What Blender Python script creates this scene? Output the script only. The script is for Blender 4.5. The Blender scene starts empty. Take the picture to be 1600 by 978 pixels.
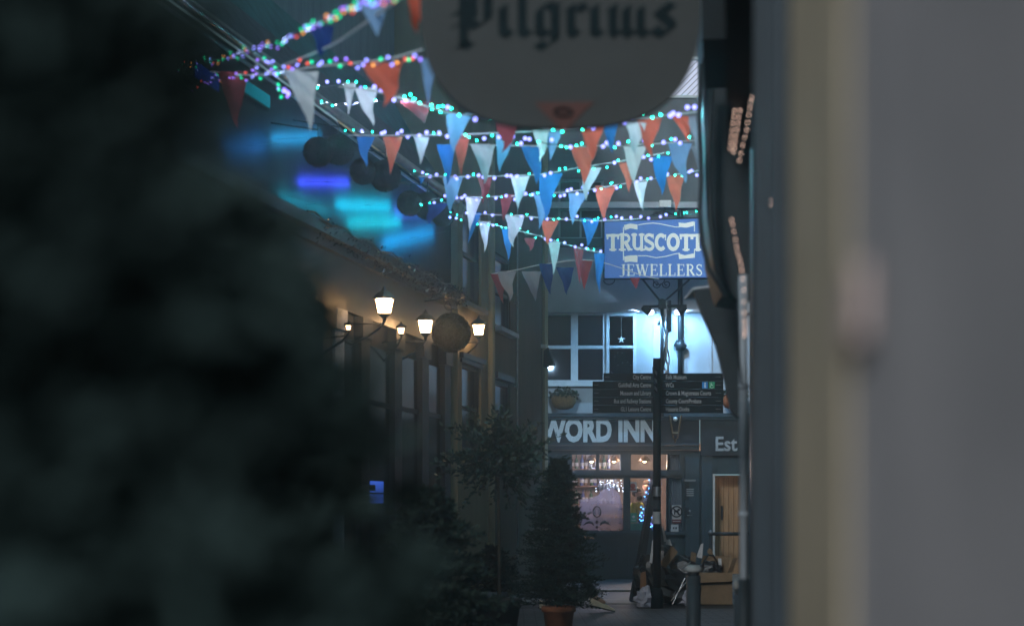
import bpy, math, random
from mathutils import Vector, Matrix, noise
random.seed(7)
SC = bpy.context.scene
COL = SC.collection
# ------------------------------------------------------------------ camera
FP, HY, CH = 2600.0, 790.0, 1.5          # focal length in photo pixels, horizon row, eye height
cd = bpy.data.cameras.new('camera'); cam = bpy.data.objects.new('camera', cd); COL.objects.link(cam)
cam.location = (0, 0, CH); cam.rotation_euler = (math.radians(90), 0, 0)
cd.sensor_width = 36; cd.lens = FP/1600*36; cd.shift_y = (HY-489)/1600.0
cd.clip_start = 0.05; cd.clip_end = 400
cd.dof.use_dof = True; cd.dof.focus_distance = 31.0; cd.dof.aperture_fstop = 2.0
SC.camera = cam
# ------------------------------------------------------------------ world (night sky)
w = bpy.data.worlds.new('World'); SC.world = w; w.use_nodes = True
nt = w.node_tree; bg = nt.nodes['Background']
tc = nt.nodes.new('ShaderNodeTexCoord'); sx = nt.nodes.new('ShaderNodeSeparateXYZ'); rp = nt.nodes.new('ShaderNodeValToRGB')
nt.links.new(tc.outputs['Generated'], sx.inputs[0]); nt.links.new(sx.outputs['Z'], rp.inputs[0]); nt.links.new(rp.outputs[0], bg.inputs[0])
rp.color_ramp.elements[0].color = (0.115, 0.185, 0.205, 1); rp.color_ramp.elements[1].color = (0.045, 0.085, 0.10, 1)
bg.inputs[1].default_value = 1.45
sd = bpy.data.lights.new('sun', 'SUN'); sun = bpy.data.objects.new('sun', sd); COL.objects.link(sun)
sd.energy = 2.0; sd.angle = math.radians(12); sd.color = (0.93, 0.97, 1.0)
sun.rotation_euler = Vector((0.36, 0.85, -0.42)).to_track_quat('-Z', 'Y').to_euler()
SC.view_settings.view_transform = 'Standard'; SC.view_settings.look = 'None'
SC.view_settings.exposure = 0.22; SC.view_settings.gamma = 1; SC.view_settings.use_curve_mapping = False
cy = SC.cycles
cy.use_denoising = True
try: cy.denoiser = 'OPENIMAGEDENOISE'
except Exception: pass
cy.max_bounces = 6; cy.diffuse_bounces = 2; cy.glossy_bounces = 3; cy.transmission_bounces = 4; cy.volume_bounces = 0
cy.transparent_max_bounces = 12; cy.caustics_reflective = False; cy.caustics_refractive = False
cy.sample_clamp_indirect = 2.0; cy.use_light_tree = True
HAZE = 0.006
# ------------------------------------------------------------------ helpers
def S(Y): return FP/Y
def P(x, y, Y): return Vector(((x-800)*Y/FP, Y, CH+(HY-y)*Y/FP))
MATS = {}
def mat(name, col, rough=.7, metal=0, var=.25, scale=6, bump=.0, spec=.22, col2=None, stretch=(1,1,1), trans=0, rust=None):
    m = bpy.data.materials.new(name); m.use_nodes = True; n = m.node_tree; b = n.nodes['Principled BSDF']
    c = n.nodes.new('ShaderNodeTexCoord'); mp = n.nodes.new('ShaderNodeMapping'); mp.inputs['Scale'].default_value = stretch
    n.links.new(c.outputs['Object'], mp.inputs[0])
    t = n.nodes.new('ShaderNodeTexNoise'); t.inputs['Scale'].default_value = scale; t.inputs['Detail'].default_value = 7; t.inputs['Roughness'].default_value = .65
    n.links.new(mp.outputs[0], t.inputs['Vector'])
    r = n.nodes.new('ShaderNodeValToRGB')
    a = col; e = col2 or tuple(min(1, v*(1+var)) for v in col); d = tuple(v*(1-var) for v in col)
    r.color_ramp.elements[0].position = .3; r.color_ramp.elements[0].color = (*d, 1)
    r.color_ramp.elements[1].position = .7; r.color_ramp.elements[1].color = (*e, 1)
    n.links.new(t.outputs['Fac'], r.inputs[0]); n.links.new(r.outputs[0], b.inputs['Base Color'])
    b.inputs['Roughness'].default_value = rough; b.inputs['Metallic'].default_value = metal; b.inputs['Specular IOR Level'].default_value = spec
    if bump:
        bn = n.nodes.new('ShaderNodeBump'); bn.inputs['Strength'].default_value = bump; bn.inputs['Distance'].default_value = .02
        t2 = n.nodes.new('ShaderNodeTexNoise'); t2.inputs['Scale'].default_value = scale*6; t2.inputs['Detail'].default_value = 5
        n.links.new(mp.outputs[0], t2.inputs['Vector']); n.links.new(t2.outputs['Fac'], bn.inputs['Height']); n.links.new(bn.outputs[0], b.inputs['Normal'])
    if trans:
        tr = n.nodes.new('ShaderNodeBsdfTranslucent'); mx = n.nodes.new('ShaderNodeMixShader'); mx.inputs[0].default_value = trans
        n.links.new(r.outputs[0], tr.inputs[0]); n.links.new(b.outputs[0], mx.inputs[1]); n.links.new(tr.outputs[0], mx.inputs[2])
        n.links.new(mx.outputs[0], n.nodes['Material Output'].inputs[0])
    MATS[name] = m; return m
def emit(name, col, st):
    m = bpy.data.materials.new(name); m.use_nodes = True; n = m.node_tree; n.nodes.remove(n.nodes['Principled BSDF'])
    e = n.nodes.new('ShaderNodeEmission'); e.inputs[0].default_value = (*col, 1); e.inputs[1].default_value = st
    n.links.new(e.outputs[0], n.nodes['Material Output'].inputs[0]); MATS[name] = m; return m
def glassm(name, tint, gl=.06, rough=.05, milky=0, milk=(.6,.6,.7)):
    m = bpy.data.materials.new(name); m.use_nodes = True; n = m.node_tree; n.nodes.remove(n.nodes['Principled BSDF'])
    t = n.nodes.new('ShaderNodeBsdfTransparent'); t.inputs[0].default_value = (*tint, 1)
    g = n.nodes.new('ShaderNodeBsdfGlossy'); g.inputs['Roughness'].default_value = rough; g.inputs[0].default_value = (.9,.95,1,1)
    lw = n.nodes.new('ShaderNodeLayerWeight'); lw.inputs[0].default_value = .25
    mx = n.nodes.new('ShaderNodeMixShader'); ma = n.nodes.new('ShaderNodeMath'); ma.operation = 'MULTIPLY_ADD'
    ma.inputs[1].default_value = .5; ma.inputs[2].default_value = gl
    n.links.new(lw.outputs['Fresnel'], ma.inputs[0]); n.links.new(ma.outputs[0], mx.inputs[0])
    n.links.new(t.outputs[0], mx.inputs[1]); n.links.new(g.outputs[0], mx.inputs[2]); out = mx
    if milky:
        d = n.nodes.new('ShaderNodeBsdfTranslucent'); d.inputs[0].default_value = (*milk, 1)
        nz = n.nodes.new('ShaderNodeTexNoise'); nz.inputs['Scale'].default_value = 2.2; nz.inputs['Detail'].default_value = 5
        cc = n.nodes.new('ShaderNodeTexCoord'); n.links.new(cc.outputs['Object'], nz.inputs[0])
        mr = n.nodes.new('ShaderNodeMapRange'); mr.inputs[1].default_value = .3; mr.inputs[2].default_value = .7; mr.inputs[3].default_value = milky*.7; mr.inputs[4].default_value = min(1, milky*1.15)
        n.links.new(nz.outputs['Fac'], mr.inputs[0])
        m2 = n.nodes.new('ShaderNodeMixShader'); n.links.new(mr.outputs[0], m2.inputs[0]); n.links.new(mx.outputs[0], m2.inputs[1]); n.links.new(d.outputs[0], m2.inputs[2]); out = m2
    n.links.new(out.outputs[0], n.nodes['Material Output'].inputs[0]); MATS[name] = m; return m

def tag(o, label=None, cat=None, group=None, kind=None):
    if label: o['label'] = label
    if cat: o['category'] = cat
    if group: o['group'] = group
    if kind: o['kind'] = kind
    return o
def thing(name, loc, label, cat, group=None):
    o = bpy.data.objects.new(name, None); COL.objects.link(o); o.location = loc; o.empty_display_size = .2
    return tag(o, label, cat, group)
def wloc(o):
    v = Vector(o.location)
    while o.parent: o = o.parent; v += Vector(o.location)
    return v
class Frame:                      # a wall plane: u along it, o out of it towards the street, z up
    def __init__(s, org, ud, nd): s.org, s.ud, s.nd = Vector(org), Vector(ud), Vector(nd)
    def __call__(s, u, o, z): return s.org + s.ud*u + s.nd*o + Vector((0, 0, z))
class MB:
    def __init__(s): s.v, s.f, s.sm = [], [], False
    def add(s, vs, fs):
        k = len(s.v); s.v += [Vector(a) for a in vs]; s.f += [tuple(k+i for i in f) for f in fs]; return s
    def box(s, x0, x1, y0, y1, z0, z1):
        return s.add([(x, y, z) for x in (x0, x1) for y in (y0, y1) for z in (z0, z1)],
                     [(0,1,3,2),(4,6,7,5),(0,4,5,1),(2,3,7,6),(0,2,6,4),(1,5,7,3)])
    def fbox(s, F, u0, u1, o0, o1, z0, z1):
        return s.add([F(u, o, z) for u in (u0, u1) for o in (o0, o1) for z in (z0, z1)],
                     [(0,1,3,2),(4,6,7,5),(0,4,5,1),(2,3,7,6),(0,2,6,4),(1,5,7,3)])
    def holes(s, F, u0, u1, z0, z1, o0, o1, hs):
        us = sorted({u0, u1, *[h[i] for h in hs for i in (0, 1)]}); zs = sorted({z0, z1, *[h[i] for h in hs for i in (2, 3)]})
        us = [u for u in us if u0-1e-6 <= u <= u1+1e-6]; zs = [z for z in zs if z0-1e-6 <= z <= z1+1e-6]
        for a, b in zip(us, us[1:]):
            run = None
            for c, d in zip(zs, zs[1:]):
                mu, mz = (a+b)/2, (c+d)/2
                if any(h[0] < mu < h[1] and h[2] < mz < h[3] for h in hs):
                    if run: s.fbox(F, a, b, o0, o1, *run); run = None
                else: run = (run[0] if run else c, d)
            if run: s.fbox(F, a, b, o0, o1, *run)
        return s
    def tube(s, pts, r, n=8, cap=True):
        pts = [Vector(p) for p in pts]; rs = r if isinstance(r, (list, tuple)) else [r]*len(pts); k = len(s.v); up = None
        for i, p in enumerate(pts):
            d = (pts[min(i+1, len(pts)-1)] - pts[max(i-1, 0)]); d = d.normalized() if d.length > 1e-9 else Vector((0, 0, 1))
            if up is None: up = Vector((0, 0, 1)) if abs(d.z) < .9 else Vector((1, 0, 0))
            a = d.cross(up)
            if a.length < 1e-4: up = Vector((1, 0, 0)) if abs(d.x) < .9 else Vector((0, 1, 0)); a = d.cross(up)
            a.normalize(); b = a.cross(d).normalized(); up = b
            for j in range(n):
                t = 2*math.pi*j/n; s.v.append(p+(a*math.cos(t)+b*math.sin(t))*rs[i])
        for i in range(len(pts)-1):
            for j in range(n):
                s.f.append((k+i*n+j, k+i*n+(j+1) % n, k+(i+1)*n+(j+1) % n, k+(i+1)*n+j))
        if cap: s.f.append(tuple(k+j for j in range(n))[::-1]); s.f.append(tuple(k+(len(pts)-1)*n+j for j in range(n)))
        return s
    def lathe(s, c, prof, n=20, sx=1, sy=1):
        c = Vector(c); k = len(s.v)
        for r, z in prof:
            for j in range(n):
                t = 2*math.pi*j/n; s.v.append(c+Vector((r*math.cos(t)*sx, r*math.sin(t)*sy, z)))
        for i in range(len(prof)-1):
            for j in range(n):
                s.f.append((k+i*n+j, k+i*n+(j+1) % n, k+(i+1)*n+(j+1) % n, k+(i+1)*n+j))
        s.f.append(tuple(k+j for j in range(n))[::-1]); s.f.append(tuple(k+(len(prof)-1)*n+j for j in range(n)))
        return s
    def ball(s, c, r, n=12, m=8, sq=(1,1,1), rough=0):
        c = Vector(c); k = len(s.v)
        for i in range(m+1):
            ph = math.pi*i/m
            for j in range(n):
                t = 2*math.pi*j/n; q = 1+rough*random.uniform(-1, 1)
                s.v.append(c+Vector((math.sin(ph)*math.cos(t)*sq[0], math.sin(ph)*math.sin(t)*sq[1], math.cos(ph)*sq[2]))*r*q)
        for i in range(m):
            for j in range(n): s.f.append((k+i*n+j, k+(i+1)*n+j, k+(i+1)*n+(j+1) % n, k+i*n+(j+1) % n))
        return s
    def prism(s, pts, d):           # pts = ring of points, extruded along vector d
        n = len(pts); d = Vector(d); pts = [Vector(p) for p in pts]
        return s.add(pts+[p+d for p in pts], [tuple(range(n))[::-1], tuple(range(n, 2*n))]+[(i, (i+1) % n, n+(i+1) % n, n+i) for i in range(n)])
    def build(s, name, m, parent=None, smooth=False, label=None, loc=None, kind=None):
        me = bpy.data.meshes.new(name); off = wloc(parent) if parent else Vector((0, 0, 0))
        if loc is not None: off = off+Vector(loc) if parent else Vector(loc)
        me.from_pydata([tuple(v-off) for v in s.v], [], s.f); me.validate(); me.update()
        me.materials.append(MATS[m] if isinstance(m, str) else m)
        if smooth:
            for p in me.polygons: p.use_smooth = True
        o = bpy.data.objects.new(name, me); COL.objects.link(o)
        if parent: o.parent = parent
        if loc is not None: o.location = loc
        if label: o['label'] = label
        if kind: o['kind'] = kind
        return o
def bevel(o, wd=.01, seg=2):
    m = o.modifiers.new('bevel', 'BEVEL'); m.width = wd; m.segments = seg; m.limit_method = 'ANGLE'; return o
def text(name, s, size, loc, m, parent, bold=0, xs=1.0, align='LEFT', depth=.004, rotz=0, label=None):
    c = bpy.data.curves.new(name, 'FONT'); c.body = s; c.size = size; c.offset = bold; c.extrude = depth; c.align_x = align; c.resolution_u = 3
    t = bpy.data.objects.new('tmp', c); COL.objects.link(t); dg = bpy.context.evaluated_depsgraph_get()
    me = bpy.data.meshes.new_from_object(t.evaluated_get(dg)); bpy.data.objects.remove(t)
    M = Matrix.Translation(Vector(loc)-(wloc(parent) if parent else Vector())) @ Matrix.Rotation(rotz, 4, 'Z') @ Matrix.Rotation(math.radians(90), 4, 'X') @ Matrix.Diagonal((xs, 1, 1, 1))
    me.transform(M); me.materials.clear(); me.materials.append(MATS[m]); me.name = name
    o = bpy.data.objects.new(name, me); COL.objects.link(o); o.parent = parent
    if label: o['label'] = label
    return o
def strokes(lines, wd, loc, sc, y, step=.0004, nib=None):    # flat letter strokes in an XZ plane, each a hair proud of the last
    mb = MB(); k = 0
    for ln in lines:
        W = wd
        if isinstance(ln, tuple) and isinstance(ln[0], list): ln, W = ln
        for (x0, z0), (x1, z1) in zip(ln, ln[1:]):
            if nib: dx, dz = nib[0]/2, nib[1]/2; q = [(x0-dx, z0-dz), (x0+dx, z0+dz), (x1+dx, z1+dz), (x1-dx, z1-dz)]
            else:
                L = math.hypot(x1-x0, z1-z0) or 1; nx, nz = -(z1-z0)/L*W/2, (x1-x0)/L*W/2
                ex, ez = (x1-x0)/L*W*.18, (z1-z0)/L*W*.18
                q = [(x0+nx-ex, z0+nz-ez), (x0-nx-ex, z0-nz-ez), (x1-nx+ex, z1-nz+ez), (x1+nx+ex, z1+nz+ez)]
            k += 1; mb.add([(loc[0]+a*sc[0], y-.002-step*(k % 9), loc[1]+b*sc[1]) for a, b in q], [(0, 1, 2, 3)])
    return mb
def arc(cx, cz, rx, rz, a0, a1, n=10):
    return [(cx+rx*math.cos(math.radians(a0+(a1-a0)*i/n)), cz+rz*math.sin(math.radians(a0+(a1-a0)*i/n))) for i in range(n+1)]
def lamp(kind, name, loc, e, col, parent=None, target=None, **k):
    l = bpy.data.lights.new(name, kind); l.energy = e; l.color = col
    for a, b in k.items(): setattr(l, a, b)
    o = bpy.data.objects.new(name, l); COL.objects.link(o)
    L = Vector(loc)
    if target is not None: o.rotation_euler = (Vector(target)-L).to_track_quat('-Z', 'Y').to_euler()
    if parent: o.parent = parent; L = L-wloc(parent)
    o.location = L; return o
# ------------------------------------------------------------------ materials
mat('wall_white', (.40,.42,.44), .85, scale=2.2, var=.16, bump=.15, stretch=(1,1,.5))
mat('wall_grey', (.13,.14,.15), .9, scale=1.6, var=.3, bump=.2, stretch=(1,1,.35))
mat('wall_dark', (.032,.034,.034), .85, scale=1.5, var=.35, bump=.2, stretch=(1,1,.4))
mat('wall_cream', (.30,.26,.17), .85, scale=2, var=.22, bump=.15, stretch=(1,1,.35))
mat('wall_olive', (.065,.065,.05), .85, scale=2, var=.3, bump=.2, stretch=(1,1,.3))
mat('wall_pale', (.22,.25,.27), .85, scale=3, var=.2, bump=.2, stretch=(1,3,.3))
mat('teal_lit', (.04,.17,.18), .6, scale=4, var=.3, bump=.1)  # teal light on the soffit put into the colour
mat('slate', (.11,.13,.15), .7, scale=6, var=.3, bump=.3)
mat('paint_teal', (.040,.066,.080), .5, scale=4, var=.2, bump=.05)
mat('paint_black', (.022,.028,.031), .45, scale=6, var=.3, bump=.05)
mat('paint_dark', (.022,.027,.03), .5, scale=5, var=.3, bump=.1)
mat('iron', (.03,.034,.036), .42, metal=.3, scale=9, var=.3, bump=.1)
mat('zinc', (.32,.33,.35), .32, metal=.85, scale=7, var=.25, bump=.1)
mat('frame_white', (.55,.58,.60), .5, scale=8, var=.12, bump=.05)
mat('asphalt', (.05,.052,.055), .55, scale=9, var=.35, bump=.5)
mat('kerbstone', (.20,.20,.19), .6, scale=5, var=.3, bump=.3)
mat('near_plaster', (.50,.475,.50), .9, scale=4.5, var=.34, col2=(.66,.60,.61), bump=.1)
mat('near_stone', (.55,.455,.33), .85, scale=6, var=.25, bump=.1)
mat('panel_blue', (.034,.047,.058), .6, scale=3, var=.2, bump=.05)
mat('pipe_pale', (.42,.46,.50), .45, scale=5, var=.15)
mat('pipe_olive', (.33,.32,.22), .5, scale=4, var=.25, stretch=(1,1,.3))
mat('dark_glass', (.010,.014,.016), .12, scale=3, var=.3, spec=.22)
mat('curtain', (.30,.34,.35), .9, scale=5, var=.3, stretch=(12,12,.3))
mat('blue_lit', (.35,.42,.55), .8, scale=5, var=.1)
mat('wood_door', (.40,.25,.14), .5, scale=4, var=.25, stretch=(9,9,.6))
mat('wood_bar', (.22,.11,.05), .4, scale=4, var=.3, stretch=(6,6,.8))
mat('room_warm', (.40,.30,.24), .9, scale=2, var=.3)
mat('needles', (.018,.030,.022), .75, scale=14, var=.5, spec=.2)
mat('needles_near', (.032,.054,.052), .8, scale=8, var=.4, spec=.15)
mat('leaf', (.030,.050,.030), .5, scale=18, var=.5, spec=.4)
mat('bark', (.06,.045,.03), .9, scale=12, var=.4, bump=.4)
mat('terracotta', (.34,.12,.055), .8, scale=6, var=.25, bump=.1)
mat('coir', (.16,.10,.05), .95, scale=30, var=.45, bump=.6)
mat('ball_leaf', (.045,.043,.026), .8, scale=40, var=.6, bump=.2)
mat('ball_dark', (.012,.013,.012), .8, scale=30, var=.5, bump=.6)
mat('cardboard', (.20,.135,.08), .85, scale=9, var=.2, bump=.05)
mat('paper', (.55,.55,.56), .8, scale=9, var=.2)
mat('plastic_white', (.50,.50,.58), .4, scale=12, var=.2, trans=.3)
mat('bin_bag', (.014,.015,.017), .28, scale=14, var=.3, bump=.3, spec=.6)
mat('sign_grey', (.054,.058,.058), .8, scale=3, var=.10, bump=.05)
mat('sign_ink', (.006,.014,.017), .9, scale=6, var=.2)
mat('sign_red', (.10,.045,.038), .8, scale=6, var=.2)
mat('sign_white', (.75,.78,.76), .6, scale=10, var=.05)
mat('sign_text', (.34,.36,.37), .6, scale=10, var=.15)
mat('inn_letter', (.80,.82,.84), .5, scale=6, var=.1)
mat('green_tile', (.03,.30,.14), .6); mat('blue_tile', (.03,.22,.55), .6)
mat('sticker_red', (.45,.09,.07), .6); mat('sticker_green', (.05,.30,.22), .6); mat('maroon', (.16,.03,.03), .6)
mat('skin', (.50,.29,.20), .6, scale=12, var=.08); mat('hair', (.05,.03,.02), .7, scale=30, var=.4)
mat('shirt_yellow', (.38,.38,.07), .8, scale=9, var=.25); mat('cloth_black', (.02,.02,.025), .85, scale=9, var=.3)
mat('cloth_navy', (.035,.045,.07), .85, scale=9, var=.3); mat('cloth_pale', (.45,.47,.5), .85, scale=9, var=.2)
mat('shoe_tan', (.80,.66,.48), .6, scale=12, var=.15); mat('sole', (.05,.04,.035), .7)
mat('straw', (.25,.16,.07), .8)
mat('bottle_glass', (.20,.11,.05), .15, scale=5, var=.5, spec=.8); mat('bottle_green', (.04,.12,.06), .15, scale=5, var=.5, spec=.8); mat('bottle_blue', (.10,.14,.35), .15, scale=5, var=.5, spec=.8)
mat('glassware', (.7,.72,.78), .1, spec=.9)
mat('tinsel', (.30,.25,.20), .25, metal=.9, scale=30, var=.5)
mat('warm_highlight', (.75,.42,.28), .35, metal=.3)  # warm tint of the highlight on the panel edge
mat('pink_smudge', (.66,.50,.46), .6)
mat('post_black', (.006,.010,.012), .6, scale=6, var=.3, spec=.12)
mat('brick', (.16,.10,.07), .85, scale=5, var=.4, bump=.3)
for k, c in dict(red=(.74,.15,.09), wine=(.30,.05,.06), blue=(.03,.20,.50), sky=(.24,.42,.68), white=(.74,.77,.77), grey=(.30,.33,.38), navy=(.02,.05,.20)).items():
    mat('flag_'+k, c, .85, scale=9, var=.14, trans=.35, spec=.1)
glassm('window_glass', (.92,.95,1), .03); glassm('frosted', (.9,.9,.95), .02, .3, .42, (.36,.38,.52))
glassm('lantern_glass', (1,.97,.92), .05)
emit('bulb_lavender', (.27,.28,1.0), 3.0); emit('bulb_teal', (.01,1.0,.62), 26); emit('bulb_blue', (.05,.16,1), 10)
emit('bulb_green', (.0,.85,.38), 2.2); emit('bulb_orange', (1,.40,.08), 1.9); emit('bulb_red', (1,.12,.09), 1.7); emit('bulb_violet', (.32,.18,1.0), 2.3)
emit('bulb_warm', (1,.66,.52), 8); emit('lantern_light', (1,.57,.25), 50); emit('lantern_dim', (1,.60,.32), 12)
emit('flood_face', (.62,.66,1.0), 5); emit('screen_blue', (.05,.14,.70), 1.1); emit('window_lit', (.62,.68,.86), .95)
emit('led_cyan', (.0,.30,.42), .6); emit('led_blue', (.01,.07,.60), .7); emit('led_tree', (.10,.42,1.0), 7); emit('pub_light', (1,.72,.42), 9)
emit('glass_glint', (.75,.85,1.0), 7)
# sign box, lit from inside: blue face
m = mat('sign_blue', (.06,.14,.36), .5, scale=3, var=.08)
b = m.node_tree.nodes['Principled BSDF']; b.inputs['Emission Color'].default_value = (.055,.135,.38, 1); b.inputs['Emission Strength'].default_value = .8
m = mat('sign_lit_white', (.75,.78,.76), .6, scale=10, var=.05); b = m.node_tree.nodes['Principled BSDF']; b.inputs['Emission Color'].default_value = (.6,.72,.70, 1); b.inputs['Emission Strength'].default_value = .45
# paving with joints
m = mat('paving', (.20,.22,.24), .5, scale=5, var=.3, bump=.3); n = m.node_tree; b = n.nodes['Principled BSDF']
bt = n.nodes.new('ShaderNodeTexBrick'); bt.inputs['Scale'].default_value = 1.6; bt.inputs['Mortar Size'].default_value = .015; bt.inputs['Color1'].default_value = (.20,.22,.24,1); bt.inputs['Color2'].default_value = (.13,.145,.16,1); bt.inputs['Mortar'].default_value = (.03,.03,.03,1)
cc = n.nodes.new('ShaderNodeTexCoord'); n.links.new(cc.outputs['Object'], bt.inputs[0]); mm = n.nodes.new('ShaderNodeMix'); mm.data_type = 'RGBA'; mm.blend_type = 'MULTIPLY'; mm.inputs[0].default_value = .6
old = b.inputs['Base Color'].links[0].from_socket; n.links.new(bt.outputs[0], mm.inputs[6]); n.links.new(old, mm.inputs[7]); 
sc_ = n.nodes.new('ShaderNodeMix'); sc_.data_type = 'RGBA'; sc_.inputs[0].default_value = .5; n.links.new(mm.outputs[2], sc_.inputs[6]); n.links.new(bt.outputs[0], sc_.inputs[7]); n.links.new(sc_.outputs[2], b.inputs['Base Color'])

# ------------------------------------------------------------------ setting
YI = FP/78.0                                     # the inn's facade, 33.3 m away
tag(MB().box(-40, 40, -12, 90, -.3, 0).build('road', 'asphalt'), kind='structure')
tag(MB().box(-6, 12, 29.3, YI+.4, 0, .03).build('pavement', 'paving'), kind='structure')
tag(MB().box(-6, 12, 29.1, 29.297, 0, .032).build('kerb', 'kerbstone'), kind='structure')
tag(MB().box(-6, 6, 25.4, 26.7, 0, .012).build('drain_strip', 'kerbstone'), kind='structure')
tag(MB().box(-6, 6, 12, 24.2, 0, .008).build('path', 'paving'), kind='structure')
L = Frame((-5.99, 0, 0), (.216, 1, 0), (.977, -.211, 0))       # left-hand facades, u = distance
R = Frame((.075, 0, 0), (.133, 1, 0), (-.991, .132, 0))        # right-hand facades
I = Frame((0, YI, 0), (1, 0, 0), (0, -1, 0))                   # the inn
def LY(x, off=0): return (5.99-off*.977)/(.216-(x-800)/FP)     # distance at which column x meets the left facade
def LZ(y, Y): return CH+(HY-y)*Y/FP
def IX(x): return (x-800)/78.0
def IZ(y): return CH+(HY-y)/78.0
# ---- left building 1 (long low shop building)
def windows(F, root, lst, fm='paint_black', gm='dark_glass', bars=(1, 1), sill=True, sm='frame_white', o=-.08, ledge=.08):
    for (u0, u1, z0, z1) in lst:
        t = .05; f = MB()
        f.holes(F, u0, u1, z0, z1, o-.03, o+.04, [(u0+t, u1-t, z0+t, z1-t)])
        for i in range(bars[0]): c = u0+(u1-u0)*(i+1)/(bars[0]+1); f.fbox(F, c-.02, c+.02, o-.01, o+.03, z0+t, z1-t)
        for i in range(bars[1]): c = z0+(z1-z0)*(i+1)/(bars[1]+1); f.fbox(F, u0+t, u1-t, o-.012, o+.027, c-.02, c+.02)
        wf = f.build('window', fm, root)
        MB().fbox(F, u0+.01, u1-.01, o-.028, o-.02, z0+.01, z1-.01).build('pane', gm, wf)
        if sill: MB().fbox(F, u0-.06, u1+.06, o+.042, ledge, z0-.07, z0).build('sill', sm, wf)
b1 = thing('shop_building', L(16, 0, 0), 'long dark two-storey building on the left with cornice and steel gutter', 'building')
ws = [(12.2, 13.3, 4.75, 5.5)]
MB().holes(L, -9, 23.7, 0, 5.8, -.4, 0, ws).build('wall', 'wall_dark', b1)
windows(L, b1, ws, sm='wall_dark')
MB().add([L(-9, .05, 5.86), L(23.7, .05, 5.86), L(23.7, -.42, 6.55), L(-9, -.42, 6.55), L(-9, .05, 5.8), L(23.7, .05, 5.8), L(23.7, -.42, 6.4), L(-9, -.42, 6.4)],
         [(0,1,2,3), (7,6,5,4), (0,4,5,1), (1,5,6,2), (0,3,7,4)]).build('lower_roof', 'slate', b1)
MB().add([L(-9, -.43, 6.55), L(23.69, -.43, 6.55), L(23.69, -.82, 7.25), L(-9, -.82, 7.25), L(-9, -.6, 6.5), L(23.69, -.6, 6.5), L(23.69, -1, 7.2), L(-9, -1, 7.2)],
         [(0,1,2,3), (7,6,5,4), (0,4,5,1), (1,5,6,2), (0,3,7,4)]).build('teal_lit_band', 'teal_lit', b1)  # band coloured as a soffit lit teal
MB().fbox(L, -9, 23.68, -1.3, -.83, 7.2, 11).build('upper_wall', 'wall_pale', b1)
g = MB(); g.tube([L(-9+u*.5, .13, 5.80) for u in range(0, 66)], .055, 8); g.tube([L(-9+u*.5, .05, 5.70) for u in range(0, 66)], .018, 6)
g.build('gutter', 'zinc', b1, True)
MB().fbox(L, -9, 23.6, .003, .22, 4.38, 4.5).fbox(L, -9, 23.6, .003, .12, 4.28, 4.377).build('cornice', 'paint_dark', b1)
MB().fbox(L, 8, 23.55, .003, .06, 3.7, 4.277).build('fascia', 'paint_black', b1)
for x in (470, 500, 519, 560, 612, 655, 690):
    Y = LY(x); o = MB().fbox(L, Y-.16, Y+.16, .003, .09, 0, 3.69).fbox(L, Y-.19, Y+.19, .003, .12, 3.45, 3.68).build('pilaster', 'pipe_pale' if x == 519 else 'paint_dark', b1)
xs = (470, 500, 519, 560, 612, 655, 690)
for a, c in zip(xs, xs[1:]):
    u0, u1 = LY(a)+.2, LY(c)-.2
    if u1-u0 > .25: MB().fbox(L, u0, u1, .004, .03, .7, 3.4).build('shop_window', 'dark_glass', b1)
    if u1-u0 > .25: MB().fbox(L, u0, u1, .031, .05, 2.7, 2.76).build('transom', 'paint_dark', b1)
Y = LY(584, .06)
MB().fbox(L, Y-.45, Y+.4, .045, .06, LZ(786, Y), LZ(751, Y)).build('lit_poster', 'screen_blue', b1, label='blue lit screen in the dark shop window')
MB().fbox(L, Y-.45, Y+.4, .061, .066, LZ(771, Y), LZ(769, Y)).fbox(L, Y-.15, Y+.05, .061, .066, LZ(766, Y), LZ(757, Y)).build('poster_bar', 'paint_black', b1)
# ---- left building 2 (cream) and 3 (olive)
b2 = thing('cream_house', L(25, .1, 0), 'tall narrow cream house on the left lit warm by its lantern', 'building')
w2 = [(LY(722, .1), LY(752, .1), 2.3, 3.57), (LY(723, .1), LY(752, .1), LZ(484, 25), LZ(330, 25)),
      (LY(722, .1), LY(752, .1), 7.4, 8.6)]
MB().holes(L, 23.71, LY(764), 0, 10.5, -.4, .10, w2).build('wall', 'wall_cream', b2)
MB().fbox(L, 23.715, LY(764)-.01, -1.7, -.402, 0, 10.5).build('inner_wall', 'wall_cream', b2)
windows(L, b2, w2, 'paint_black', bars=(0, 1), sm='wall_pale', o=.02, ledge=.2)
MB().fbox(L, 23.8, 25.2, .102, .16, 3.62, 3.70).fbox(L, 23.85, 25.15, .102, .13, 3.56, 3.617).build('window_hood', 'paint_black', b2)
b3 = thing('olive_house', L(28, 0, 0), 'dark olive rendered house at the far left corner beside the inn', 'building')
e3 = LY(852, .0)
w3 = [(LY(772), LY(796), LZ(700, 26.6), LZ(594, 26.6)), (LY(772), LY(797), LZ(512, 26.6), LZ(395, 26.6))]
MB().holes(L, LY(764)+.01, e3, 0, 10.2, -.4, 0, w3).build('wall', 'wall_olive', b3)
MB().fbox(L, LY(764)+.01, e3-.01, -1.7, -.402, 0, 10.2).build('inner_wall', 'wall_olive', b3)
windows(L, b3, w3, 'paint_black', bars=(0, 1), sm='blue_lit', o=-.06, ledge=.14)
MB().fbox(L, w3[1][0]+.05, w3[1][1]-.05, -.085, -.082, w3[1][2]+.05, w3[1][2]+.35).build('blind', 'blue_lit', b3)  # blue light on the blind put into its colour
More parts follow.
